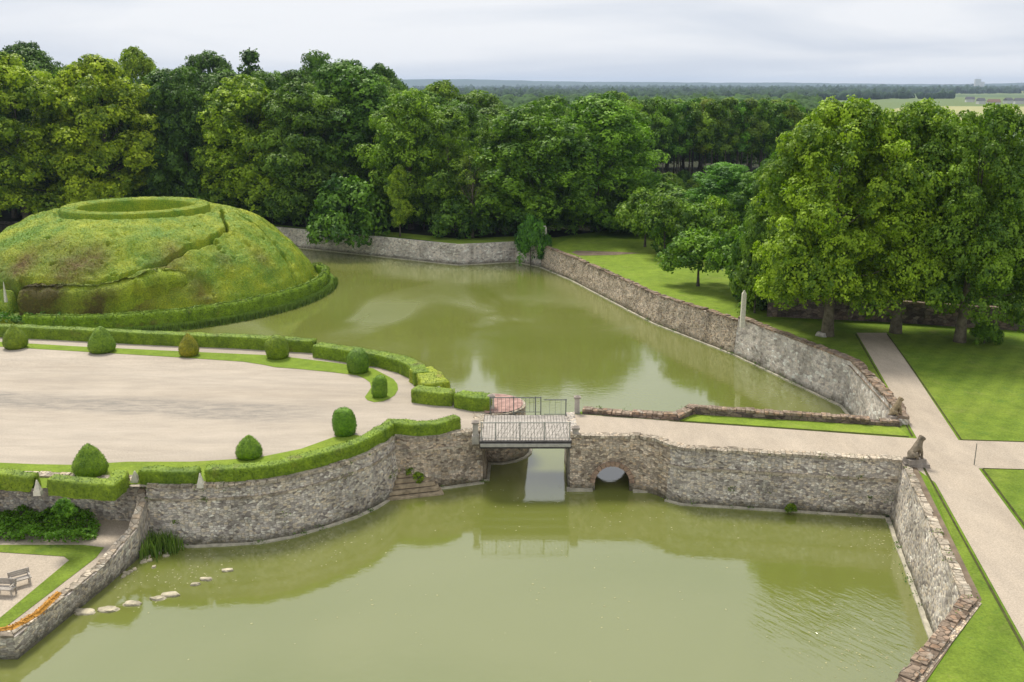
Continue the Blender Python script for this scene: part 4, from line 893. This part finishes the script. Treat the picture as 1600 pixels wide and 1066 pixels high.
tree('shrub1', gx(1522, 72, 3)+.3, 71.0, 1.7, 2.2, 'leafy shoots round the foot of the rightmost big trunk', (.8, 1.0, .7), name='bush', cat='bush')
for nm, pl in (('turf_edge', [(24.92, 50.05), (29.87, 74.0)]), ('turf_edge', [(24.1, 45.8), (22.58, 37.6), (18.98, 20)]), ('turf_edge', [(22.42, 50.6), (27.32, 73.9)]), ('turf_edge', [(21.2, 46.2), (20.78, 44.1), (15.7, 19.0)]), ('turf_edge', [(24.95, 50.02), (60, 47.02)]), ('turf_edge', [(24.15, 45.9), (60, 43.35)]), ('turf_edge', [(9.2, 53.15), (22.2, 50.5)])):
    b = MB(); P = resample(pl, 1.2); NN = normals(P, 1)
    for i in range(len(P)-1):
        q = []
        for p, n, in ((P[i], NN[i]), (P[i+1], NN[i+1])):
            wv = .05+.03*mnoise.noise(Vector((p[0], p[1], 0))); z = land_h(*p)+.034; q += [(p[0]-n[0]*wv, p[1]-n[1]*wv, z), (p[0]+n[0]*wv, p[1]+n[1]*wv, z)]
        b.add(q, [(0, 1, 3, 2)])
    b.build(nm, M['turf_edge'], kind='structure')

# ------------------------------------------------------------------ drawbridge
def bridge():
    root = empty('drawbridge', (0, 0, 0), label='grey timber drawbridge with pale edge beam joining forecourt and causeway', cat='bridge')
    x0, x1, y0, y1 = -1.8, 3.3, 50.0, 54.2
    b = MB(); n = 30
    for i in range(n):
        a = x0+(x1-x0)*i/n; b.box(a+.008, a+(x1-x0)/n-.012, y0, y1, 2.93+random.uniform(-.004, .004), 3.0+random.uniform(-.006, .006))
    b.build('deck_boards', M['wood'], root)
    b = MB()
    for y in (50.7, 51.7, 52.7, 53.6): b.box(x0, x1, y-.09, y+.09, 2.68, 2.925)
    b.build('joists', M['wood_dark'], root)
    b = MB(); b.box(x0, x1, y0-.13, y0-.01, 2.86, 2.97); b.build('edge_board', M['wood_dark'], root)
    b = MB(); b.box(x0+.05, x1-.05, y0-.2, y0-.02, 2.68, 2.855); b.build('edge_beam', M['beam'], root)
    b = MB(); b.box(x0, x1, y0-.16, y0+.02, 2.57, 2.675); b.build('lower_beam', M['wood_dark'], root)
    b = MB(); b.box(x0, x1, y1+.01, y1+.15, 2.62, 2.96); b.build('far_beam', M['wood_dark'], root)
    def rail(name, y, xa, xb, posts, mat, sp=0.14, slant=0.0):
        b = MB(); h = 1.0
        b.bar((xa, y, 3+h), (xb, y, 3+h), .05); b.bar((xa, y, 3.1), (xb, y, 3.1), .035)
        for p in posts: b.bar((p, y, 2.98), (p, y, 3+h+.05), .065)
        k = int((xb-xa)/sp)
        for i in range(1, k): x = xa+(xb-xa)*i/k; b.bar((x-slant*.5, y, 3.1), (x+slant*.5, y, 3+h), .014)
        return b.build(name, mat, root)
    rail('near_railing', 50.1, x0+.05, x1-.05, [x0+.1, -.9, .45, 1.8, x1-.1], M['pale_rail'], 0.2)
    b = MB()   # diagonal bracing rods of the near railing
    for xa, xb in ((-.9, .45), (.45, 1.8), (1.8, 3.2)):
        for k in range(5):
            t = k/5; b.bar((xa+(xb-xa)*t, 50.13, 3.1), (xa+(xb-xa)*min(1, t+.38), 50.13, 3.95), .022)
    b.build('diagonal_rods', M['beam'], root)
    rail('far_railing', 54.1, 1.9, x1-.05, [3.2], M['iron'], .3)
    return root
bridge()
# railing round the rounded abutment and its red paving
RP = [BC[0]+(BR+.05)*1.0, BC[1]]
sheet('red_paving', [(-1.6, 54.4)] + [(BC[0]+(BR-.12)*math.cos(a), BC[1]+(BR-.12)*math.sin(a)) for a in np.linspace(R_(-70), R_(115), 14)] + [(-2.3, 57.6)], M['red'], 3.09, kind='structure')
rt = empty('iron_railing', (0, 0, 0), label='thin iron railing in front of the red-paved round abutment', cat='railing')
b = MB(); b.bar((-1.35, 54.35, 4.05), (1.75, 54.35, 4.05), .05); b.bar((-1.35, 54.35, 3.15), (1.75, 54.35, 3.15), .03); b.build('rails', M['iron'], rt)
for x in (-1.3, .1, 1.4, 1.72):
    b = MB(); b.bar((x, 54.35, 2.9), (x, 54.35, 4.12), .06); b.build('post', M['iron'], rt)
b = MB()
for x in np.arange(-1.1, 1.4, .24): b.bar((x, 54.35, 3.15), (x, 54.35, 4.05), .02)
b.build('bars', M['iron'], rt)
def pillar(cx, cy, w, h, label, mat='ashlar', lamp=False, z=2.9):
    root = empty('stone_pillar', (cx, cy, z), label=label, cat='pillar', group='stone pillars at the bridge ends')
    b = MB(); b.box(-w/2, w/2, -w/2, w/2, 0, h, .015, .015); b.build('shaft', M[mat], root)
    b = MB(); b.box(-w/2-.05, w/2+.05, -w/2-.05, w/2+.05, h+.002, h+.09); b.box(-w/2, w/2, -w/2, w/2, h+.09, h+.17, .12, .12); b.build('cap', M['coping_plain'], root)
    b = MB(); b.box(-w/2-.04, w/2+.04, -w/2-.04, w/2+.04, -.35, .14); b.build('plinth', M[mat], root)
    return root
pillar(-2.05, 50.75, .32, .85, 'grey stone pillar at the near left corner of the drawbridge')
pillar(-1.25, 55.3, .36, .9, 'cream stone pillar at the end of the hedge, left of the red paving', 'white_stone')
pillar(3.55, 50.55, .36, .6, 'stone pillar at the near right corner of the drawbridge, beside the causeway')
pillar(3.9, 54.6, .3, 1.05, 'tall pillar at the far right corner of the drawbridge with a pale cap')

# ------------------------------------------------------------------ small stone things
def pinnacle(px, py, w, h, label, z=3.0, slim=False):
    x, y = G(px, py, z); root = empty('stone_pinnacle', (x, y, land_h(x, y)-.03), random.uniform(-.1, .1), label=label, cat='pinnacle', group='white stone pinnacles among the hedges')
    b = MB(); b.box(-w/2, w/2, -w/2, w/2, 0, h*.3, .02, .02); b.build('base', M['white_stone'], root)
    b = MB(); b.box(-w*.4, w*.4, -w*.4, w*.4, h*.3+.002, h, w*.33, w*.33); b.build('spire', M['white_stone'], root)
pinnacle(314, 760, .34, .72, 'small white pyramid pinnacle in the gap of the near curved hedge')
pinnacle(60, 772, .36, .75, 'white pyramid pinnacle between the two hedge ends at the left edge')
pinnacle(212, 753, .4, .6, 'white pinnacle at the forecourt corner above the sloping wall')
pinnacle(679, 605, .35, .75, 'white pinnacle on the water side of the pale sloping hedge', 2.95)
pinnacle(708, 631, .16, 1.05, 'slim white stake between the two hedge blocks near the bridge')
pinnacle(12, 490, .24, 1.9, 'white finial at the left edge between mound and court hedge', 1.5)
def post(x, y, z, w, h, label, mat='white_stone', bz=None):
    root = empty('stone_post', (x, y, z), label=label, cat='post', group='tall stone posts on the moat wall')
    b = MB(); b.box(-w/2, w/2, -w/2, w/2, 0, h, .02, .02); b.build('shaft', M[mat], root)
    b = MB(); b.box(-w/2+.02, w/2-.02, -w/2+.02, w/2-.02, h+.002, h+.3, .13, .13); b.build('tip', M[mat], root)
x, y = G(1160, 512, 2.9); post(x, y+.1, 2.9, .36, gz(455, y)-3.15, 'tall white stone post where the meadow wall meets the rendered moat wall')
x, y = G(851, 382, 2.5); post(x, y, 2.4, .55, gz(353, y)-2.7, 'pale stone post behind the ivy bush at the moat corner')
b = MB(); b.tube([(0, 0, 0), (0, 0, 1.2)], [.025, .02], 6); o = b.build('marker_pole', M['iron'], label='thin dark pole at the lawn corner where the paths meet', cat='pole'); o.location = (*G(1522, 727, 3.0), 3.0)
bt = empty('buttress', (*G(1035, 490, 0), 0), label='narrow dark stone buttress against the meadow moat wall', cat='buttress')
bt.rotation_euler = (0, 0, R_(-67)); b = MB(); b.box(-.3, .3, -.1, .55, -.4, 2.5, .03, .08); b.build('shaft', M['stone_dark'], bt)
# stairs to the water
st = empty('water_steps', (0, 0, 0), label='worn stone steps going down into the moat at the foot of the curved wall', cat='steps')
pa, pb = G(602, 778, .1), G(692, 768, .1)
cA, cB = Vector((*pa, 0)), Vector((*pb, 0)); inw = Vector((-(cB-cA).y, (cB-cA).x, 0)).normalized()
for k in range(5):
    b = MB(); z1 = .10+.20*k; a0 = cA+inw*(.30*k-.25)+(cB-cA)*.07*k; a1 = cB+inw*(.30*k-.25)-(cB-cA)*.06*k; e0 = cA+inw*2.2; e1 = cB+inw*2.2
    q = [(p.x+random.uniform(-.05, .05), p.y, z) for z in (z1-.13 if k else -.4, z1) for p in (a0, a1, e1, e0)]
    b.add(q, [(0, 3, 2, 1), (4, 5, 6, 7), (0, 1, 5, 4), (1, 2, 6, 5), (2, 3, 7, 6), (3, 0, 4, 7)])
    b.build('step', M['step'], st)
    if k:
        b = MB(); q = [(p.x, p.y, z) for z in (z1-.21, z1-.131) for p in (a0+inw*.07, a1+inw*.07, e1, e0)]
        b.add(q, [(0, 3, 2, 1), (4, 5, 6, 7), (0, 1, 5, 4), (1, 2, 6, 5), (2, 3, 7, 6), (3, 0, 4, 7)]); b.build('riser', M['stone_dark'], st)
# stepping stones
def rock(name, x, y, z, sx, sy, sz, mat, seed, **kw):
    import bmesh
    bm = bmesh.new(); bmesh.ops.create_icosphere(bm, subdivisions=3, radius=1)
    for v in bm.verts:
        n = mnoise.noise(v.co*1.3+Vector((seed*3.1, 0, 0)))*.35+mnoise.noise(v.co*3+Vector((0, seed, 0)))*.12; v.co *= 1+n
        v.co.z = min(v.co.z, .55+.1*n); v.co = Vector((v.co.x*sx, v.co.y*sy, v.co.z*sz))
    me = bpy.data.meshes.new(name); bm.to_mesh(me); bm.free(); me.materials.append(mat)
    o = link(name, me, None, **kw); o.location = (x, y, z); o.rotation_euler = (0, 0, seed*.7); return o
SS = [(133, 957, 19, 'flat pale stone in the water touching the terrace wall, first of the line'), (170, 953, 17, 'flat pale stone second from the terrace wall'), (207, 944, 16, 'rounded pale stone in the middle of the stepping line'),
      (247, 936, 13, 'small stone left of the tilted one in the line'), (266, 930, 15, 'tilted brownish stone in the stepping line'), (305, 914, 8, 'tiny stone left of the last two in the line'), (322, 906, 10, 'small flat stone in the line'), (355, 892, 9, 'farthest small pale stone out in the water')]
for i, (px, py, s, lb) in enumerate(SS):
    x, y = G(px, py, 0); q = s*y/F_PX*1.1; rock('stepping_stone', x, y, .0, q, q*.5, .16, M['mud_stone'], i+1, label=lb, cat='stone', group='stones lying in line in the near moat').rotation_euler = (0, 0, .15*math.sin(i*3))
for i in range(16):
    px = 200+i*4+random.uniform(-12, 14); py = 895-i*2.6+random.uniform(-7, 12)
    x, y = G(px, py, 0); rock('rubble_stone', x, y, .0, random.uniform(.08, .2), random.uniform(.08, .16), .12, M['mud_stone'], i+20, label='small rubble stone in the shallow corner below the sloping wall', cat='stone', group='rubble in the shallow moat corner')
rock('boulder', *G(1283, 527, 2.8), 2.95, .5, .35, .45, M['ashlar'], 3, label='grey boulder on the grass beside the pale thick trunk', cat='boulder')

# ------------------------------------------------------------------ seated lion statues
def lion(x, y, z, s, rz, label, mat):
    root = empty('lion_statue', (x, y, z), rz, label=label, cat='statue', group='seated stone lions guarding the causeway')
    root.scale = (s, s, s)
    V = [(-.30, 0, .20), (-.22, 0, .34), (-.06, 0, .52), (.07, 0, .72), (.13, 0, .90), (.19, 0, 1.03), (.33, 0, .98), (.42, 0, .93),
         (.13, .11, .55), (.22, .12, .28), (.24, .12, .05), (.33, .12, .03), (.13, -.11, .55), (.22, -.12, .28), (.24, -.12, .05), (.33, -.12, .03),
         (-.22, .16, .24), (-.02, .19, .22), (-.10, .19, .05), (.04, .19, .03), (-.22, -.16, .24), (-.02, -.19, .22), (-.10, -.19, .05), (.04, -.19, .03),
         (-.42, 0, .08), (-.50, .08, .05), (.14, .10, 1.15), (.14, -.10, 1.15)]
    E = [(0, 1), (1, 2), (2, 3), (3, 4), (4, 5), (5, 6), (6, 7), (3, 8), (8, 9), (9, 10), (10, 11), (3, 12), (12, 13), (13, 14), (14, 15), (0, 16), (16, 17), (17, 18), (18, 19), (0, 20), (20, 21), (21, 22), (22, 23), (0, 24), (24, 25), (5, 26), (5, 27)]
    Rd = [.17, .18, .17, .17, .12, .135, .085, .06, .1, .07, .06, .05, .1, .07, .06, .05, .16, .13, .07, .055, .16, .13, .07, .055, .05, .04, .035, .035]
    me = bpy.data.meshes.new('body'); me.from_pydata(V, E, []); me.materials.append(mat); o = link('body', me, root)
    sk = o.modifiers.new('skin', 'SKIN'); sk.use_smooth_shade = True
    for v, r in zip(me.skin_vertices[0].data, Rd): v.radius = (r, r)
    me.skin_vertices[0].data[0].use_root = True
    ss = o.modifiers.new('sub', 'SUBSURF'); ss.levels = 1; ss.render_levels = 2
    b = MB(); b.box(-.5, .42, -.28, .28, -.22, 0.02, .02, .02); b.build('plinth', M['coping_plain'], root)
x, y = G(1430, 722, 3.2); lion(x, y, 3.4, 1.08, R_(12), 'larger brown stone lion seated on the near end of the causeway wall, facing the path', M['statue'])
x, y = G(1402, 655, 3.2); lion(x-.1, y, 3.45, .95, R_(12), 'smaller stone lion seated on the far causeway wall end, beside the grass strip', m_flat('statue_ochre', (.27, .21, .13), .9, .4, 5))
block('wall_end', *G(1430, 727, 3.0), 1.3, .8, 2.7, 3.2, M['coping_plain'], R_(-8), label='flat stone block carrying the larger lion', cat='stone block')
block('wall_end', *G(1392, 662, 3.0), 1.1, .7, 2.7, 3.25, M['coping_plain'], R_(-8), label='broken stone wall end carrying the smaller lion', cat='stone block')

# ------------------------------------------------------------------ lower garden things
def bench(px, py, rz, s, label):
    x, y = G(px, py, .9); root = empty('stone_bench', (x, y, .9), rz, label=label, cat='bench', group='weathered benches in the lower garden')
    root.scale = (s, s, s)
    b = MB()
    for k in range(3): b.box(-.6, .6, -.24+k*.165, -.09+k*.165, .42, .48)
    b.build('seat', M['wood'], root)
    b = MB()
    for k in range(3): b.box(-.6, .6, .26+k*.02, .30+k*.02, .56+k*.12, .66+k*.12)
    b.build('backrest', M['wood'], root)
    for sx in (-.5, .5):
        b = MB(); b.box(sx-.04, sx+.04, -.22, -.14, 0, .42); b.build('leg', M['wood'], root)
        b = MB(); b.box(sx-.04, sx+.04, .24, .32, 0, .9); b.build('leg', M['wood'], root)
        b = MB(); b.box(sx-.04, sx+.04, -.22, .30, .62, .67); b.build('armrest', M['wood'], root)
bench(33, 915, R_(38), .72, 'grey garden bench standing at an angle on the lower gravel')
bench(8, 930, R_(-4), .75, 'grey garden bench cut by the left edge beside the angled one')
# leafy border
def leafbed(name, poly, z, h, dens, leaf, color, seed, mat='leaf', **kw):
    g = np.random.default_rng(seed); xs = [p[0] for p in poly]; ys = [p[1] for p in poly]; P = []
    A = (max(xs)-min(xs))*(max(ys)-min(ys)); n = int(A*dens)
    X = g.uniform(min(xs), max(xs), n); Y = g.uniform(min(ys), max(ys), n)
    keep = np.array([inside(poly, a, b_) for a, b_ in zip(X, Y)]); X, Y = X[keep], Y[keep]; n = len(X)
    P0 = np.stack([X, Y, X*0], 1); hh = h*(.65+.45*vnoise(P0, 1.3, seed)+.15*vnoise(P0, 4, seed)); Z = z+hh*g.random(n)**.45
    P = np.stack([X, Y, Z], 1); nn = np.array([0, 0, .9])+g.normal(0, .6, (n, 3)); nn /= np.linalg.norm(nn, axis=1)[:, None]
    t = np.cross(nn, g.normal(0, 1, (n, 3))); t /= np.linalg.norm(t, axis=1)[:, None]; b = np.cross(nn, t); s = leaf*(.6+.8*g.random((n, 1)))
    Q = np.stack([P-t*s*.5, P-b*s*.33, P+t*s*.5, P+b*s*.33], 1).reshape(-1, 3)
    o = link(name, np_mesh(name, Q, np.arange(4*n).reshape(-1, 4), M[mat]), None, **kw); o.color = (*color, 1); return o
bed = gl([(-30, 845), (60, 850), (115, 853), (150, 843), (158, 828), (140, 812), (60, 800), (-30, 798)], .9)
leafbed('leafy_border', bed, .9, .7, 420, .15, (2.1, 2.2, 1.1), 3, label='leafy border plants filling the bed below the low garden wall', cat='plants', kind='stuff')
leafbed('garden_plants', gl([(-30, 505), (95, 508), (100, 495), (60, 482), (-30, 478)], 1.0), .7, 1.2, 60, .3, (1.4, 1.6, 1.0), 4, label='feathery green plants between the snail mound and the court hedge', cat='plants', kind='stuff')
# bush on the low wall
tree('shrub0', *G(99, 797, 2.9), .75, 1.0, 'little green bush growing on the low garden wall', (.9, 1.2, .8), name='bush', cat='bush', z=2.7)
# orange wallflowers along the terrace edge
c = gl([(-30, 992), (20, 985), (60, 962), (92, 932)], .95)
me = hedge_mesh('wallflowers', c, .34, .22, .93, M['orange'], .12, .06, 120, .08); link('wallflowers', me, None, label='band of orange wallflowers on the terrace edge at the bottom left', cat='flowers')
# reeds
def reeds(name, pts, n, h, color, seed, **kw):
    g = random.Random(seed); V = []; Fc = []
    for i in range(n):
        cx, cy, s = g.choice(pts); a = g.uniform(0, 6.28); x = cx+g.gauss(0, s); y = cy+g.gauss(0, s); hh = h*g.uniform(.5, 1.1); lx, ly = g.gauss(0, .22)*hh, g.gauss(0, .22)*hh; wv = .03
        k = len(V); V += [(x-wv*math.cos(a), y-wv*math.sin(a), -.05), (x+wv*math.cos(a), y+wv*math.sin(a), -.05), (x+lx*.4+wv*math.cos(a), y+ly*.4+wv*math.sin(a), hh*.6), (x+lx*.4-wv*math.cos(a), y+ly*.4-wv*math.sin(a), hh*.6), (x+lx, y+ly, hh)]
        Fc += [(k, k+1, k+2, k+3), (k+3, k+2, k+4)]
    me = bpy.data.meshes.new(name); me.from_pydata(V, [], Fc); me.materials.append(M['reed']); o = link(name, me, None, **kw); o.color = (*color, 1); return o
cc = [(*G(a, b_, 0), s) for a, b_, s in ((248, 858, .35), (262, 852, .3), (238, 866, .3), (268, 862, .2), (240, 850, .3))]
reeds('reeds', cc, 420, 1.0, (.9, 1, .7), 2, label='clump of green reeds in the shallow corner below the curved wall', cat='reeds', kind='stuff')
ring = [(MC[0]+21.0*math.cos(R_(a)), MC[1]+21.0*math.sin(R_(a)), .12) for a in np.arange(-75, 12, .6)]
reeds('waterside_plants', ring, 2600, .75, (.7, .75, .6), 4, label='scruffy waterside plants fringing the ring hedge of the mound', cat='plants', kind='stuff')
ivy = [(*G(1332, 640, 0), .3)]
# moss and weeds rooted in the walls: tufts
def tuft(x, y, z, s, label, color, seed): 
    o = tree('shrub%d' % (seed % 2), x, y, s, s*1.3, label, color, name='weed', cat='plant', z=z, group='weeds growing out of the moat walls')
for i, (px, py, z, s) in enumerate([(845, 408, .2, 1.5), (893, 428, .2, 1.3), (640, 742, .7, .9), (655, 750, .5, .7), (1236, 798, .2, .5), (270, 768, 2.2, .45)]):
    tuft(*G(px, py, z), z-.1, s, ['weed tuft right of the ivy bush at the waterline', 'yellowish weed tuft at the foot of the first wall step', 'mossy weed above the water steps', 'small weed on the water steps', 'little weed at the foot of the causeway wall', 'weed in the curved wall near the terrace corner'][i], (1.4, 1.3, .7), i)

def weeds(name, lines, n, seed, color, leaf=.075, **kw):
    g = np.random.default_rng(seed); Ps = []
    for pl, z, o in lines:
        P = resample(pl, .5); NN = normals(P, 1)
        for k in range(int(len(P)*n)):
            i = g.integers(len(P)); zz = z(g) if callable(z) else z; m = int(g.integers(8, 40)); r = g.uniform(.06, .22)
            c = np.array([P[i][0]+NN[i][0]*o, P[i][1]+NN[i][1]*o, zz]); Ps.append(c+g.normal(0, 1, (m, 3))*np.array([r, r*.6, r*.6]))
    P = np.concatenate(Ps); m = len(P); nn = np.array([0, -.3, .8])+g.normal(0, .6, (m, 3)); nn /= np.linalg.norm(nn, axis=1)[:, None]
    t = np.cross(nn, g.normal(0, 1, (m, 3))); t /= np.linalg.norm(t, axis=1)[:, None]; b = np.cross(nn, t); s_ = leaf*(.6+.9*g.random((m, 1)))
    Q = np.stack([P-t*s_*.5, P-b*s_*.33, P+t*s_*.5, P+b*s_*.33], 1).reshape(-1, 3)
    o = link(name, np_mesh(name, Q, np.arange(4*m).reshape(-1, 4), M['reed']), None, **kw); o.color = (*color, 1)
wl = [(CAUS_S[3:], .12, .36), (EAST, .12, .55), (COURT_S, .12, .5), (COURT_SE, .12, .4), (LONG_A, .15, .45), (LONG_B, .15, .4), (TER[2:], .1, .5)]
weeds('wall_weeds', wl, .35, 3, (.6, .75, .5), kind='stuff', label='small weeds and moss at the waterline of the moat walls', cat='weeds')
wt = [(CAUS_S[3:], 3.1, 0), (EAST, 3.08, -.1), (SOUTH, 3.1, -.2), (COURT_S, 3.02, 0), (LONG_A, 2.9, -.1), (LONG_B[:3], 3.1, -.2), (CAUS_N, 3.35, 0), (CAUS_S[4:], 2.1, .12), (COURT_S, 2.4, .12), (COURT_S, 1.3, .32), (CAUS_S[4:], 1.1, .25)]
weeds('wall_weeds', wt, .22, 5, (.75, .8, .5), .07, kind='stuff', label='tufts of grass and moss in the joints and on top of the moat walls', cat='weeds')
# drifting scum, seeds and leaves on the water, thickest in the corners
g2 = np.random.default_rng(17); pts = []
for cx, cy, sx, sy, n in ((-15.5, 40.5, 1.6, 1.6, 130), (18.3, 44, .9, 2.0, 120), (-11, 43.2, 2.5, 1.0, 70), (2, 108, 9, 6, 160), (20.5, 60, 1.2, 5, 120), (5, 47, 5, 1.8, 90), (14, 34.5, 1.5, 2, 120), (0, 40, 9, 5, 120)):
    pts.append(np.stack([g2.normal(cx, sx, n), g2.normal(cy, sy, n)], 1))
P = np.concatenate(pts); m = len(P); a = g2.random(m)*6.28; r = .025+.05*g2.random(m); V = np.zeros((m, 4, 3))
for k in range(4):
    V[:, k, 0] = P[:, 0]+np.cos(a+k*1.571)*r*(1 if k % 2 else .6); V[:, k, 1] = P[:, 1]+np.sin(a+k*1.571)*r*(1 if k % 2 else .6); V[:, k, 2] = .006
link('floating_leaves', np_mesh('floating_leaves', V.reshape(-1, 3), np.arange(4*m).reshape(-1, 4), m_flat('drift', (.34, .33, .16), .8, .4, 4)), None, kind='stuff', label='scattered drifting leaves and seeds on the green water', cat='leaves')

# white duck near the ivy bush
dk = empty('duck', (*G(834, 413, 0), 0), R_(160), label='white waterbird floating in front of the ivy bush', cat='bird')
V = [(-.22, 0, .14), (-.05, 0, .1), (.14, 0, .12), (.22, 0, .26), (.25, 0, .38), (.36, 0, .36)]; me = bpy.data.meshes.new('body'); me.from_pydata(V, [(i, i+1) for i in range(5)], [])
me.materials.append(m_flat('white_feathers', (.8, .8, .78), .6, .05)); o = link('body', me, dk); o.modifiers.new('skin', 'SKIN')
for v, r in zip(me.skin_vertices[0].data, (.06, .16, .13, .06, .065, .025)): v.radius = (r, r)
me.skin_vertices[0].data[0].use_root = True; o.modifiers.new('sub', 'SUBSURF').render_levels = 2; dk.scale = (1.5, 1.5, 1.5)

# ------------------------------------------------------------------ far country
def blobs(name, items, mat, seed, sub=1, **kw):
    import bmesh
    g = random.Random(seed); bm = bmesh.new(); bmesh.ops.create_icosphere(bm, subdivisions=sub, radius=1); base = np.array([v.co[:] for v in bm.verts]); fc = np.array([[v.index for v in f.verts] for f in bm.faces]); bm.free()
    Vs = []; Fs = []; k = 0
    for (x, y, z, sx, sz) in items:
        q = base*(1+.25*np.random.default_rng(k).normal(0, 1, (len(base), 1))); Vs.append(q*np.array([sx, sx, sz])+np.array([x, y, z])); Fs.append(fc+k*len(base)); k += 1
    return link(name, np_mesh(name, np.concatenate(Vs), np.concatenate(Fs), mat), None, **kw)
FARM = m_flat('far_foliage', (.035, .065, .03), .95, .5, .03)
M['leaf_far'] = m_flat('far_crowns', (.05, .095, .025), .95, .5, .25)
g = random.Random(12); it = []; it2 = []
for i in range(26000):
    y = 260*math.exp(g.random()*3.25); x = g.uniform(-.62, .62)*y*1.05
    v = mnoise.noise(Vector((x*.0016, y*.0011, 3)))+.6*mnoise.noise(Vector((x*.0006+5, y*.0022, 1)))
    if inside(FLD, x, y) or (y < 1000 and x > .31*y and y > 300): continue
    if v < -.02 and y > 420: continue
    if y < 420 and x > .12*y: continue
    s_ = g.uniform(3.2, 5.5)*(1+y/3500)
    (it if y < 900 else it2).append((x, y, 2.5+s_*.7, s_, s_*g.uniform(.8, 1.15)))
blobs('distant_woods', it, M['leaf_far'], 1, 2, kind='stuff', label='nearer woods on the plain beyond the forest', cat='woods')
blobs('distant_woods', it2, FARM, 2, 1, kind='stuff', label='distant woods and hedgerows spread over the plain to the horizon', cat='woods')
# low hills on the horizon
def hills(y, hgt, col, seed, x0=-.75, x1=.75):
    V = []; Fc = []; n = 260
    for i in range(n+1):
        t = x0+(x1-x0)*i/n; x = t*y; h = hgt(t)+6*mnoise.noise(Vector((t*9+seed, 0, 0)))+3.5*mnoise.noise(Vector((t*60+seed, 2, 0)))+2*mnoise.noise(Vector((t*170+seed, 2, 4)))
        V += [(x, y-700, 1), (x, y, h), (x, y+900, h*.6), (x, y+1500, 0)]
    for i in range(n):
        for k in range(3): a = i*4+k; Fc.append((a, a+4, a+5, a+1))
    me = bpy.data.meshes.new('hills'); me.from_pydata(V, [], Fc); me.materials.append(col); link('hills', me, None, kind='structure')
hills(8200, lambda t: 22+np.interp(t, [-.75, -.05, .1, .45, .5, .56, .75], [60, 48, 30, 12, 16, 40, 50]), FARM, 1)
# far farm buildings
def house(x, y, w_, d, h, rh, wallc, roofc, label, rz=0):
    root = empty('far_house', (x, y, 2.6), rz, label=label, cat='house', group='tiny far-off buildings near the pale field')
    b = MB(); b.box(-w_/2, w_/2, -d/2, d/2, 0, h); b.build('wall', wallc, root)
    b = MB(); b.add([(-w_/2-.4, -d/2-.4, h+.02), (w_/2+.4, -d/2-.4, h+.02), (w_/2+.4, d/2+.4, h+.02), (-w_/2-.4, d/2+.4, h+.02), (-w_/2, 0, h+rh), (w_/2, 0, h+rh)], [(0, 1, 5, 4), (2, 3, 4, 5), (1, 2, 5), (3, 0, 4), (0, 3, 2, 1)]); b.build('roof', roofc, root)
WH = m_flat('white_render', (.62, .61, .58), .9, .08); RF = m_flat('slate', (.13, .13, .14), .9, .2); RT = m_flat('tile', (.22, .15, .12), .9, .2)
for i, (px, y, ww, roof, lb) in enumerate([(1552, 985, 14, RT, 'long white farmhouse with tiled roof behind the pale field, middle of the hamlet'), (1532, 1080, 9, RF, 'small white house left of the farmhouse'), (1575, 1105, 10, RF, 'white house with slate roof right of the farmhouse'), (1592, 1080, 12, RF, 'wide low house at the right edge beyond the pale field'),
      (1305, 1500, 22, RF, 'white building group standing left of the hamlet, far across the plain'), (1288, 1550, 12, RF, 'small pale shed beside the far white building'), (1515, 1200, 12, RF, 'pale barn among trees above the hamlet')]):
    house(gx(px, y), y, ww*.8, 7, 3.4, 3.0, WH, roof, lb, (i % 3-1)*.2)
tw = empty('water_tower', (gx(1526, 5200), 5200, 3), label='pale tower block on the horizon above the hamlet', cat='tower')
b = MB(); b.box(-14, 14, -8, 8, 0, 52); b.box(20, 34, -8, 8, 0, 38); b.build('wall', WH, tw); b = MB(); b.tube([(0, 0, 52), (0, 0, 72)], [.8, .5], 6); b.build('mast', WH, tw)

# ------------------------------------------------------------------ haze
b = MB(); b.box(-10600, 10600, -350, 10600, -2.0, 95.0); hz = b.build('haze', None, kind='stuff', label='thin bluish air between the castle and the horizon')
hm = bpy.data.materials.new('haze'); hm.use_nodes = True; hn = hm.node_tree; hn.nodes.clear(); ho = hn.nodes.new('ShaderNodeOutputMaterial'); pv = hn.nodes.new('ShaderNodeVolumePrincipled')
pv.inputs['Color'].default_value = (.62, .77, 1.0, 1); pv.inputs['Density'].default_value = 0.00010; pv.inputs['Anisotropy'].default_value = .2
hn.links.new(pv.outputs[0], ho.inputs['Volume']); hz.data.materials.append(hm)
print('objects', len(bpy.data.objects))
